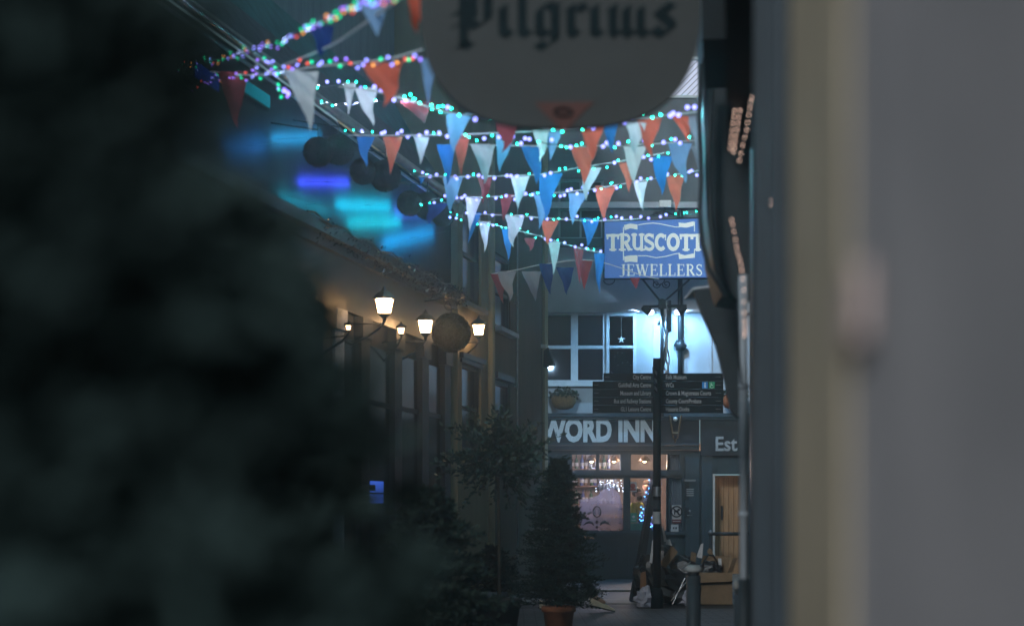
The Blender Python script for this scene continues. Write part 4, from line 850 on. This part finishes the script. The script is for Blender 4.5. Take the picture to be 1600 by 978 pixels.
# leaf balls
def leafball(x, y, Y, rpx, m, label, n=2600, name='leaf_ball'):
    c = P(x, y, Y); r = rpx*Y/FP; t = thing(name, c, label, 'hanging decoration', 'hanging leaf balls')
    MB().ball(c, r*.94, 24, 16, (1, 1, 1), .02).build('core', m, t)
    q = MB()
    for k in range(n):
        d = Vector((random.gauss(0, 1), random.gauss(0, 1), random.gauss(0, 1))).normalized(); p = c+d*r*.93; u = (d+Vector((random.uniform(-1, 1), random.uniform(-1, 1), random.uniform(-1, 1)))*.9).normalized()*r*.09
        v_ = u.cross(d+Vector((.1, 0, 0))).normalized()*r*.03; q.add([p, p+u*.5+v_, p+u, p+u*.5-v_], [(0, 1, 2, 3)])
    q.build('leaves', m, t)
    MB().tube([c+Vector((0, 0, r*.9)), c+Vector((0, 0, r+.12))], .006, 5).build('hanger', 'iron', t)
    return t, c, r
_, c, r = leafball(705, 520, 22, 31.5, 'ball_leaf', 'big round leaf ball hanging between the lanterns, lit on one side')
ar = thing('scroll_bracket', L(22, 0, c.z+.3), 'curled iron bracket holding the big leaf ball', 'bracket')
q = MB(); tp = c+Vector((0, 0, r+.12)); off = (c.x+5.99-.216*c.y)*.977
q.tube([tp+Vector((.12, 0, -.02)), tp+Vector((.05, 0, .05)), tp+Vector((-.1, 0, .07)), tp-L.nd*off+Vector((0, 0, .03))], .012, 6)
q.tube([tp+Vector((.3*math.cos(a*.35)-.0, 0, .0+.16*math.sin(a*.35))) for a in range(9)], .009, 5)
q.tube([tp+Vector((-.02+.07*math.cos(a*.7), 0, -.02+.07*math.sin(a*.7))) for a in range(9)], .008, 5)
q.build('iron_scroll', 'iron', ar, True)
MB().fbox(L, 21.9, 22.1, .003, .02, c.z+r-.1, c.z+r+.3).build('plate_or_smudge', 'iron', ar)
names = ['first', 'second', 'third', 'fourth', 'fifth', 'sixth', 'seventh']
for i, (x, y, rp_) in enumerate(((497, 238, 27), (529, 234, 28), (567, 268, 24), (602, 275, 29), (640, 318, 23), (668, 322, 25), (692, 336, 21))):
    Y = LY(x, .5); leafball(x, y, Y, rp_*.9, 'ball_dark', 'black hanging ball under the left gutter, %s from the left' % names[i], 900)
    cb = P(x, y, Y); MB().tube([cb+Vector((0, 0, rp_*Y/FP)), cb+Vector((0, 0, rp_*Y/FP+.05)), L(Y, .02, cb.z+rp_*Y/FP+.12)], .008, 5).build('hanger', 'iron', [o for o in COL.objects if o.get('label', '').startswith('black hanging ball under the left gutter, %s' % names[i])][0])
# garland of tinsel on the cornice
gl = thing('tinsel_garland', L(20, .2, 4.5), 'glinting foil garland along the shop cornice above the lanterns', 'garland')
MB().tube([L(17+k*.25, .24, 4.50+.03*math.sin(k*1.7)) for k in range(27)], .012, 5).build('cord', 'iron', gl)
q = MB()
for k in range(1000):
    u = 23.4-6*random.random()**1.6; p = L(u, .2+random.uniform(-.06, .12), 4.46+random.uniform(-.13, .10)-.08*abs(math.sin(u*2.3))); d = Vector((random.uniform(-1, 1), random.uniform(-1, 1), random.uniform(-1, 1))).normalized()*random.uniform(.02, .07); s_ = d.cross(Vector((random.random(), random.random(), 1))).normalized()*.010
    q.add([p, p+d*.5+s_, p+d, p+d*.5-s_], [(0, 1, 2, 3)])
q.build('foil', 'tinsel', gl)
# added blue wash lights that make the streaks on the left building's upper wall
def bar(x0, y0, x1, y1, col, e, label, dist=.07):
    dist *= .72; Y0, Y1 = LY(x0), LY(x1); A = L(Y0, dist, LZ(y0, Y0)); B = L(Y1, dist, LZ(y1, Y1)); c = (A+B)/2; ln_ = (B-A).length
    t = thing('added_wash', c, label, 'added light', 'coloured wash lights added on the left wall')
    MB().tube([A+L.nd*.02, B+L.nd*.02], .003, 5).build('housing', 'paint_black', t)
    MB().tube([c-L.nd*dist, c+L.nd*.02], .002, 5).build('arm', 'paint_black', t)
    o = lamp('AREA', 'wash', c, e*2.9, col, t, shape='RECTANGLE', size=.03, size_y=ln_*.9)
    y_ = (B-A).normalized(); d = -L.nd; d = (d-y_*d.dot(y_)).normalized(); x_ = y_.cross(-d).normalized()
    o.rotation_euler = Matrix((x_, y_, -d)).transposed().to_euler()
bar(350, 232, 420, 224, (.0, .22, .80), 2.2, 'dim blue added wash light, furthest left on the left wall', .15)
bar(420, 218, 505, 214, (.02, .42, .95), 3.2, 'cyan added wash light beside the first black balls', .11)
bar(462, 284, 550, 286, (.04, .06, 1.0), 5, 'deep blue added wash light on the middle of the left wall', .09)
bar(430, 306, 520, 332, (.0, .34, .50), 3.2, 'dim teal added wash light just above the shop cornice', .15)
bar(520, 320, 615, 322, (.0, .55, .90), 7, 'bright cyan added wash light left of the lantern row', .13)
bar(540, 348, 632, 346, (.0, .60, .80), 6, 'bright aqua added wash light under the cyan one', .13)
bar(612, 332, 690, 326, (.04, .14, 1.0), 5, 'bright blue added wash light under the last black balls', .14)
bar(595, 382, 682, 362, (.0, .36, .95), 8, 'azure added wash light lowest on the wall above the garland', .16)
for (x0, x1, y0, y1, m_, lb) in ((306, 345, 106, 136, 'led_blue', 'small glowing blue panel on the left wall near the string lights'), (380, 424, 134, 160, 'led_cyan', 'small glowing cyan panel on the left wall under the gutter')):
    u0, u1 = LY(x0, .1), LY(x1, .1); um = (u0+u1)/2; t = thing('glow_box', L(um, .1, LZ(y1, um)), lb, 'light box', 'glowing panels on the left wall')
    MB().fbox(L, u0, u1, .03, .09, LZ(y1, um), LZ(y0, um)).build('case', 'iron', t); MB().fbox(L, u0+.02, u1-.02, .091, .1, LZ(y1, um)+.02, LZ(y0, um)-.02).build('diffuser', m_, t)

# ------------------------------------------------------------------ right side
r0 = thing('grey_house', R(0, 0, 0), 'very near out of focus grey plaster house on the right', 'building')
MB().fbox(R, -6, 1.06, -.4, 0, 0, 6.5).build('wall', 'near_plaster', r0)
r1 = thing('stone_house', R(1.6, 0, 0), 'out of focus beige stone frontage on the right', 'building')
tag(MB().fbox(R, .90, 1.03, .002, .008, 1.592, 1.632).build('plate_or_smudge', 'pink_smudge'), 'small pinkish smudge, blurred, added on the edge of the near grey wall', 'smudge')  # thin slab added in place of a soft pinkish smudge
MB().fbox(R, 1.062, 2.12, -.4, .003, 0, 6.5).build('wall', 'near_stone', r1)
r2 = thing('dark_shop', R(6, 0, 0), 'dark painted shop front receding along the right side', 'building')
MB().fbox(R, 2.122, 3.9, -.4, .0, 0, 6.5).build('panel', 'panel_blue', r2)
MB().fbox(R, 2.2, 2.3, .002, .03, 0, 6.5).fbox(R, 3.6, 3.75, .002, .03, 0, 6.5).build('moulding', 'panel_blue', r2)
MB().fbox(R, 3.9, 26, -.6, -.18, 0, 8.5).build('wall', 'paint_black', r2)
MB().fbox(R, 3.9, 4.6, -.179, -.05, 0, 3.2).fbox(R, 6.6, 7.4, -.179, 0, 0, 5.5).fbox(R, 7.7, 8.7, -.179, -.03, 0, 5.5).fbox(R, 12, 13, -.179, -.06, 0, 6).build('pier', 'paint_dark', r2)
MB().fbox(R, 4.7, 6.5, -.178, -.15, .6, 3.2).build('shop_window', 'dark_glass', r2)
MB().fbox(R, 2.3, 7, .0, .16, 3.9, 4.4).fbox(R, 2.3, 7, .0, .1, 3.0, 3.1).build('cornice', 'post_black', r2)
q = MB(); uu = 8; 
t = thing('drainpipe', R(8, .025, 0), 'pale blurred drainpipe with a black lower part on the right wall', 'drainpipe', 'drainpipes on the walls')
MB().tube([P(1162, 905, 8), P(1161, 430, 8)], .021, 10).build('tube', 'pipe_pale', t, True)
MB().tube([(P(1162, 905, 8).x, 8, 0), P(1162, 904, 8)], .030, 10).build('lower_tube', 'paint_black', t, True)
for y in (600, 800): MB().tube([P(1162, y, 8), P(1162, y+8, 8)], .026, 10).build('collar', 'pipe_pale', t, True)
t = thing('projecting_box_sign', P(1130, 300, 9), 'black box sign seen edge on, jutting from the right wall', 'sign')
MB().prism([P(1098, -60, 9), P(1170, -60, 9), P(1172, 470, 9), P(1128, 462, 9), P(1112, 400, 9), P(1104, 250, 9)], (0.02, .5, 0)).build('case', 'paint_black', t)
MB().tube([P(1099, 92, 8.95), P(1104, 250, 8.95)], .008, 5).build('edge_highlight', 'panel_blue', t)  # paler strip put in as the case's edge highlight
t = thing('folded_awning', P(1125, 520, 10), 'dark folded awning hood hanging from the right wall above the sign boards', 'awning')
MB().prism([P(1084, 453, 10), P(1120, 449, 10), P(1160, 455, 10), P(1162, 660, 10), P(1142, 640, 10), P(1132, 590, 10), P(1118, 535, 10), P(1098, 490, 10)], (0.02, .2, 0)).build('hood', 'paint_black', t)
MB().prism([P(1083, 452, 9.99), P(1121, 447.5, 9.99), P(1121, 445, 9.99), P(1083, 449, 9.99)], (0, .5, 0)).build('top_edge', 'pipe_pale', t)
def cable(pts, r, label, Y, m='paint_black'):
    tag(MB().tube([P(x, y, Y+dy) for x, y, dy in pts], r, 7).build('cable', m, None, True), label, 'cable', 'cables down the right wall')
cable([(1097, 100, 0), (1092, 180, 0), (1096, 280, 0), (1093, 330, 0), (1097, 380, 0), (1108, 420, 0), (1130, 455, 0), (1150, 470, .1)], .013, 'thick black cable bowing in front of the jewellers sign', 8.7)
cable([(1112, 120, 0), (1106, 260, 0), (1110, 340, 0), (1120, 420, 0), (1140, 462, .1)], .018, 'second thick cable running beside the box sign', 8.8)
cable([(1153, 440, 0), (1155, 560, 0), (1159, 600, 0), (1166, 602, 0)], .005, 'thin hooked cable next to the pale drainpipe', 7.8)
t = thing('panel_highlight', P(1229, 600, 3.0), 'long vertical rod put in for the warm and blue edge highlight of the blue grey panel', 'handle')  # rod added in place of the highlight on the panel edge
MB().tube([P(1228, 430, 3.0), P(1227, 565, 3.0)], .0042, 10).build('warm_streak', 'warm_highlight', t, True)
MB().tube([P(1227, 566, 3.0), P(1229, 720, 3.0)], .0042, 10).build('blue_streak', 'pipe_pale', t, True)
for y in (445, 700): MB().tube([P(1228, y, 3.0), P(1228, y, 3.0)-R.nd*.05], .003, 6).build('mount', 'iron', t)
# the near hanging sign
YP = 5.3; kp = FP/YP
def PX(x): return (x-800)/kp
def PZ(y): return CH+(HY-y)/kp
pg = thing('hanging_sign', (PX(880), YP, PZ(200)), 'large out of focus grey oval hanging sign with blackletter name at the top', 'sign')
ring = []
for i in range(49):
    a = math.pi+math.pi*i/48; cxx, szz = math.cos(a), math.sin(a)
    px_ = 876+220*math.copysign(abs(cxx)**.72, cxx); py_ = -10+210*abs(szz)**.72
    ring.append((PX(px_), YP, PZ(py_)))
ring += [(PX(1096), YP, PZ(-120)), (PX(1000), YP, PZ(-190)), (PX(876), YP, PZ(-215)), (PX(752), YP, PZ(-190)), (PX(656), YP, PZ(-120))]
MB().prism(ring, (0, .04, 0)).build('board', 'sign_grey', pg)
# blackletter written with a slanted nib
BL = {'P': (1.02, [[(.28,1.05),(.28,-.28)], [(.0,.98),(.28,1.12)], [(.05,.55),(.28,.62)], [(.28,1.1),(.62,1.02),(.85,1.1)], [(.85,1.1),(.85,.38)], [(.85,.38),(.6,.22),(.28,.38)], [(.1,-.3),(.28,-.2),(.45,-.3)], [(.0,.2),(.15,.28)], [(.5,1.0),(.5,.4)]]),
      'i': (.46, [[(.05,.62),(.2,.75)], [(.2,.72),(.2,.1)], [(.2,.1),(.36,.0)], [(.15,.92),(.27,1.02)]]),
      'l': (.46, [[(.05,1.1),(.2,1.2)], [(.2,1.2),(.2,.1)], [(.2,.1),(.36,.0)]]),
      'g': (.72, [[(.15,.65),(.15,.12)], [(.15,.68),(.35,.78),(.52,.68)], [(.15,.1),(.32,.0),(.5,.12)], [(.52,.75),(.52,-.15)], [(.52,-.15),(.3,-.32),(.1,-.2)], [(.5,.7),(.64,.78)]]),
      'r': (.54, [[(.05,.62),(.18,.75)], [(.18,.72),(.18,.1)], [(.18,.1),(.32,.0)], [(.2,.62),(.36,.76),(.5,.64)]]),
      'm': (1.12, [[(.05,.62),(.18,.75)], [(.18,.72),(.18,.1)], [(.18,.1),(.3,.0)], [(.2,.62),(.4,.76)], [(.5,.7),(.5,.1)], [(.5,.1),(.62,.0)], [(.52,.62),(.72,.76)], [(.84,.7),(.84,.1)], [(.84,.1),(1.0,.0)]]),
      's': (.6, [[(.48,.66),(.3,.78),(.12,.6)], [(.12,.6),(.46,.28)], [(.46,.28),(.46,.14),(.28,.0),(.08,.12)], [(.08,.2),(.08,.08)]])}
cur = 0; ls = []
for ch in 'Pilgrims':
    wd_, st = BL[ch]; ls += [[(x+cur, z) for x, z in l_] for l_ in st]; cur += wd_
mb = strokes(ls, .1, (PX(706), PZ(56)), (352/cur/kp, 62/kp), YP, nib=(.22, .17))
mb.build('name_lettering', 'sign_ink', pg)
mb = MB()
tri = [(835, 161), (930, 160), (915, 172), (882, 207), (852, 180)]
mb.add([(PX(x), YP-.003, PZ(y)) for x, y in tri], [(0, 1, 2, 3, 4)]); mb.build('red_emblem', 'sign_red', pg)
MB().tube([(PX(880+14*math.cos(a)), YP-.008, PZ(176+6*math.sin(a))) for a in [k*.5 for k in range(13)]], .004, 4).build('emblem_ring', 'sign_ink', pg)
MB().tube([(PX(740), YP+.02, PZ(-215)), (PX(1180), YP+.02, PZ(-215))], .018, 8).tube([(PX(760), YP+.02, PZ(-215)), (PX(760), YP+.02, PZ(-180))], .008, 6).tube([(PX(990), YP+.02, PZ(-215)), (PX(990), YP+.02, PZ(-180))], .008, 6).build('iron_arm', 'iron', pg, True)
# thin bracket bar beside the sign, dark fascia above the right shop
MB().fbox(R, 7.6, 8.5, -.03, .215, LZ(96, 8), LZ(-90, 8)).build('overhang', 'post_black', r2)

# ------------------------------------------------------------------ bunting and fairy lights
def flag(t, x0, x1, y0, tx, ty, Y, colr, curl=None):
    a, b_, c = P(x0, y0, Y), P(x1, y0, Y), P(tx, ty, Y); cu = random.uniform(-1, 1) if curl is None else curl; q = MB(); n = 7; idx = {}
    ph = random.uniform(0, 6)
    for i in range(n+1):
        for j in range(n+1-i):
            u, v = j/n, i/n; p = a+(b_-a)*u+(c-a)*v; w_ = (b_-a).length
            p = p+Vector((w_*.17*math.sin(v*4.2+ph)*v*cu+w_*.05*math.sin(v*9+ph)*v, w_*(.42*math.sin(u*3.6+ph+v*1.8)*v+.30*cu*v*v+.05*math.sin(u*9+ph)), 0)); idx[(i, j)] = len(q.v); q.v.append(p)
    for i in range(n):
        for j in range(n-i):
            q.f.append((idx[i, j], idx[i, j+1], idx[i+1, j]))
            if j < n-i-1: q.f.append((idx[i, j+1], idx[i+1, j+1], idx[i+1, j]))
    q.build('flag', 'flag_'+colr, t, True)
def smooth(pts, n):
    out = []; m_ = len(pts)-1
    for k in range(n+1):
        f = k/n*m_; i = min(int(f), m_-1); t_ = f-i; p0 = pts[max(i-1, 0)]; p1 = pts[i]; p2 = pts[i+1]; p3 = pts[min(i+2, m_)]
        out.append(tuple(.5*((2*p1[d])+(-p0[d]+p2[d])*t_+(2*p0[d]-5*p1[d]+4*p2[d]-p3[d])*t_**2+(-p0[d]+3*p1[d]-3*p2[d]+p3[d])*t_**3) for d in range(3)))
    return out
def bunting(label, pts, flags, m='flag_white'):
    a = P(*pts[0]); t = thing('bunting', a, label, 'bunting', 'strings of bunting across the street')
    sm = smooth(pts, 30); MB().tube([P(*q) for q in sm], .0055, 5).build('cord', m, t)
    for fl_ in flags:
        x0, x1, y0, tx, ty, c = fl_; xm = (x0+x1)/2; Y = min(sm, key=lambda s: abs(s[0]-xm))[2]
        flag(t, x0, x1, y0, tx, ty, Y, c)
BULB = {}
def bulbmesh(m, r):
    if (m, r) not in BULB:
        o = MB().ball((0, 0, 0), r, 8, 6).build('bulb', 'bulb_'+m, None, True); BULB[(m, r)] = o.data; bpy.data.objects.remove(o)
    return BULB[(m, r)]
def lights(label, pts, step, pal, jit=5, strands=1, rs=(.012, .0045), front=.05, seed=1, glow=1.6, nl=14):
    random.seed(seed); t = thing('string_light', P(*pts[0]), label, 'string lights', 'strings of fairy lights across the street')
    off = wloc(t); cnt = 0
    for s_ in range(strands):
        sm = smooth(pts, 60); MB().tube([P(x+0, y+jit*.4*math.sin(i*.9+s_*2), Y-front) for i, (x, y, Y) in enumerate(sm)], .003, 4).build('cord', 'iron', t)
        L_ = 0; nx = random.uniform(0, step)
        for p, q in zip(sm, sm[1:]):
            d = math.hypot(q[0]-p[0], q[1]-p[1])
            while nx <= L_+d and cnt < 98:
                f = (nx-L_)/max(d, 1e-6); x, y, Y = (p[k]+(q[k]-p[k])*f for k in range(3)); c = random.choice(pal)
                o = bpy.data.objects.new('bulb', bulbmesh(c, rs[1] if c == 'teal' else rs[0])); COL.objects.link(o); o.parent = t
                o.location = P(x+random.uniform(-2, 2), y+random.uniform(-jit, jit), Y-front-random.uniform(0, .05))-off; cnt += 1; nx += step*random.uniform(.45, 1.6)
            L_ += d
    if glow:
        sm = smooth(pts, nl)
        for k in range(nl+1):
            x, y, Y = sm[k]; lamp('POINT', 'string_fill', P(x, y+random.uniform(-2, 6), Y-front-.06), glow*random.uniform(.5, 1.5), random.choice(((.40,.50,1.0), (.08,.85,.90), (.60,.68,1.0))), t, shadow_soft_size=.01)  # extra lamps added along the cord to light the flags
    return t
LB = ['lavender']*5+['teal']*3; MC = ['lavender', 'lavender', 'green', 'orange', 'red', 'violet', 'violet', 'green']
lights('multicoloured fairy lights climbing to the top from the left gutter', [(235,118,11),(290,104,10),(345,92,9),(400,76,8),(440,66,7.2),(485,42,6.4),(530,20,5.6),(580,4,5.0),(640,-12,4.6)], 9, MC, 8, 2, (.0052, .004), seed=2, glow=.22, nl=10)
lights('multicoloured fairy lights dangling beside the left gutter', [(300,140,10.5),(345,118,10),(390,110,9.5),(418,92,9),(432,120,9),(440,152,9)], 7, MC+['violet'], 7, 1, (.008, .005), seed=3, glow=.22, nl=10)
lights('multicoloured fairy lights below the grey upper wall', [(330,122,10),(400,118,9),(455,103,8.2),(510,97,7.8),(570,101,7.5),(620,93,7.2),(662,86,7)], 8, MC+['lavender'], 7, 1, (.0075, .005), seed=4, glow=.22, nl=10)
lights('faint fairy lights on the foreground conifer at the far left', [(120,120,3.6),(150,128,3.6),(200,140,3.6),(235,150,3.6)], 22, ['green', 'violet', 'orange'], 6, 1, (.0022, .002), seed=5, glow=0)
lights('tiny lights low on the foreground conifer', [(280,300,3.2),(300,345,3.2),(312,380,3.2),(285,360,3.2)], 22, ['green', 'blue'], 6, 1, (.0016, .0016), seed=6, glow=0)
lights('bright cluster of violet lights hung under the left gutter', [(436,138,9.5),(446,142,9.5),(452,152,9.5)], 3.5, ['violet', 'lavender', 'teal'], 5, 1, (.010, .004), seed=7, glow=.22, nl=10)
lights('fairy lights sagging behind the oval sign, uppermost across the street', [(495,132,15),(560,135,12),(630,148,11),(700,172,10.5),(780,186,10.3),(860,201,10.3),(930,194,10.3),(1000,184,10.3),(1060,176,10.3),(1096,160,10.3)], 12, LB, 7, 1, (.0155, .0062), seed=8)
lights('short loop of fairy lights before the pale soffit', [(500,161,16),(545,163,14),(600,158,12.5),(650,160,11.5),(700,178,11)], 17, LB, 4, 1, (.0155, .0062), seed=18)
lights('fairy lights in the second row across the street', [(535,208,17),(600,210,14),(680,212,12.7),(760,216,12.4),(840,222,12.3),(920,228,12.3),(1000,226,12.3),(1095,218,12.3)], 12, LB, 6, 1, (.0155, .0062), seed=9)
lights('fairy lights in the third row across the street', [(640,272,18),(700,275,15),(770,276,14.4),(840,272,14.2),(900,264,14.2),(960,256,14.2),(1030,242,14.2),(1095,225,14.2)], 12.5, LB, 5, 1, (.0155, .0062), seed=10)
lights('fairy lights in the fourth row across the street', [(655,318,19.5),(700,310,17),(760,308,16),(830,306,15.8),(890,300,15.8),(950,292,15.8),(1010,281,15.8),(1095,268,15.8)], 9, LB, 5, 1, (.0155, .0062), seed=11)
lights('fairy lights just above the jewellers sign', [(700,336,19.5),(760,333,18),(820,338,17.3),(880,342,17.2),(940,342,17.2),(1000,340,17.2),(1060,337,17.2),(1100,333,17.2)], 11, LB, 4, 1, (.0155, .0062), seed=12)
lights('fairy lights slanting down to the jewellers sign', [(700,338,20),(750,348,19.5),(800,358,19),(850,372,18.6),(900,384,18.4),(943,396,18.2)], 10, LB, 4, 1, (.0155, .0062), seed=13)
random.seed(21)
bunting('nearest bunting with pale, deep blue and red flags high on the left', [(440,104,8.6),(520,70,7.4),(580,30,6.4),(650,-20,5.6)], [(480,522,42,508,96,'navy'), (562,606,8,592,62,'sky'), (633,668,-12,652,56,'red')])
bunting('bunting running under the multicoloured lights on the left', [(330,112,10),(400,118,9.4),(450,112,8.8),(500,104,8.4),(560,99,8.0),(610,92,7.8),(660,78,7.6)], [(342,390,112,372,205,'wine'), (444,498,112,487,206,'white'), (564,630,97,606,178,'red'), (656,684,92,668,165,'sky')])
bunting('bunting with teal lit white flags behind the red one', [(530,136,11.5),(580,142,11.2),(640,158,11),(700,176,10.8),(760,184,10.7),(870,204,10.6),(950,192,10.6),(1020,184,10.6),(1096,174,10.6)],
        [(536,556,130,546,180,'white'), (553,590,138,580,196,'white'), (626,678,160,654,190,'wine'), (698,740,178,704,240,'sky'), (773,817,184,785,244,'wine'), (906,944,198,926,250,'red'), (940,966,190,958,240,'blue'), (976,1010,192,994,246,'white'), (994,1034,184,1018,248,'red'), (1050,1078,182,1076,226,'red'), (1072,1096,182,1090,240,'grey')])
bunting('bunting of mixed flags along a level pale cord', [(545,212,14),(620,212,13),(700,211,12.8),(780,208,12.6),(880,204,12.6)],
        [(557,586,214,569,260,'blue'), (598,629,214,613,272,'red'), (646,671,214,659,256,'white'), (682,712,226,697,286,'blue'), (707,736,210,718,273,'red'), (774,806,210,779,270,'sky'), (832,858,204,846,258,'white'), (850,879,203,863,250,'sky')])
bunting('bunting with big orange and white flags in the middle', [(733,226,13),(800,228,12.9),(880,229,12.9),(960,228,12.9),(1040,224,12.9),(1097,219,12.9)],
        [(735,774,226,755,284,'white'), (814,850,229,840,291,'blue'), (891,930,230,914,292,'red'), (974,1010,229,992,288,'white'), (1044,1081,224,1066,287,'sky'), (1079,1098,228,1093,268,'grey')])
bunting('bunting sloping up to the right below the orange flags', [(655,276,15),(740,276,14.6),(840,273,14.4),(900,263,14.4),(970,252,14.4),(1050,237,14.4),(1096,228,14.4)],
        [(654,666,276,658,290,'blue'), (692,724,277,702,334,'sky'), (745,770,274,757,322,'wine'), (798,828,275,809,328,'white'), (842,880,271,848,346,'blue'), (908,940,262,914,312,'white'), (966,992,254,984,304,'red'), (1018,1052,244,1033,304,'blue')])
bunting('bunting level with the thick band of fairy lights', [(700,308,16.8),(760,308,16.2),(840,304,16),(920,296,16),(1000,283,16),(1096,266,16)],
        [(668,700,318,672,352,'navy'), (727,753,308,735,362,'white'), (782,804,304,785,348,'wine'), (833,862,300,843,356,'sky'), (888,918,302,893,350,'sky'), (930,964,291,940,346,'red'), (989,1012,282,1003,330,'white'), (1041,1070,274,1056,330,'red')])
bunting('bunting of blue and red flags just above the jewellers sign', [(728,334,18),(800,337,17.7),(880,343,17.4),(940,345,17.4),(1000,342,17.4)],
        [(734,752,332,733,380,'blue'), (788,820,336,803,388,'white'), (846,874,345,855,384,'red'), (907,937,341,921,384,'blue')])
bunting('slanting bunting running down to the jewellers sign', [(745,345,19.6),(800,358,19.2),(850,371,18.9),(900,386,18.6),(943,396,18.4)],
        [(748,767,346,757,396,'white'), (784,804,358,794,408,'blue'), (819,838,372,828,394,'wine'), (856,876,378,865,428,'white'), (896,912,388,906,446,'wine'), (928,946,396,936,460,'blue')])
bunting('lowest unlit bunting above the white inn window', [(768,428,22),(806,422,21.8),(850,413,21.6),(925,407,21.4),(1003,430,21.3),(1030,436,21.2)],
        [(766,788,428,786,476,'wine'), (777,807,424,794,472,'grey'), (815,846,424,834,470,'grey'), (842,870,412,857,462,'navy'), (869,897,418,886,463,'navy'), (901,926,407,915,453,'wine'), (984,1000,434,994,452,'wine')])
# dim warm light strings on the right shop front; last two put in for edge highlights
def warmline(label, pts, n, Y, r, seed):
    random.seed(seed); t = thing('string_light', P(*pts[0], Y), label, 'string lights', 'dim warm light strings and added highlight beads on the right shop front'); off = wloc(t)
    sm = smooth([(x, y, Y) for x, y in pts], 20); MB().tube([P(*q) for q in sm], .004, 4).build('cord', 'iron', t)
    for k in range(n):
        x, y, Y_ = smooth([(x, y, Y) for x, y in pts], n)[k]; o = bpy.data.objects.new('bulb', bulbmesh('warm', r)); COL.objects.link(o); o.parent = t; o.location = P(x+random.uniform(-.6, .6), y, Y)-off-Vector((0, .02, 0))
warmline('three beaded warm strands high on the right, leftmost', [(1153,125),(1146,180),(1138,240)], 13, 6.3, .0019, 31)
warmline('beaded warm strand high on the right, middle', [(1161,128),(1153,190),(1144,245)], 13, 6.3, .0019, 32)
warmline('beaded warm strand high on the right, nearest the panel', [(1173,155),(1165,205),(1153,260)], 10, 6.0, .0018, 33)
warmline('beads put in for a warm edge highlight low on the right beside the jewellers sign', [(1142,345),(1150,390),(1159,430),(1162,500),(1162,530)], 17, 6.0, .0018, 34)
warmline('beads put in for the warm highlight on the near panel edge', [(1196,320),(1208,370),(1216,415),(1222,440)], 6, 3.4, .0016, 35)
# ------------------------------------------------------------------ haze, added for lamp halos and lifted blacks
if HAZE:
    hz = MB().box(-45, 45, -14, 95, -1.4, 14).build('added_haze', 'paper'); hz['kind'] = 'stuff'
    m = bpy.data.materials.new('added_haze_air'); m.use_nodes = True; n = m.node_tree; n.nodes.remove(n.nodes['Principled BSDF']); v = n.nodes.new('ShaderNodeVolumePrincipled')
    v.inputs['Color'].default_value = (.80, .90, .95, 1); v.inputs['Density'].default_value = HAZE; v.inputs['Anisotropy'].default_value = .78
    n.links.new(v.outputs[0], n.nodes['Material Output'].inputs['Volume']); hz.data.materials.clear(); hz.data.materials.append(m)
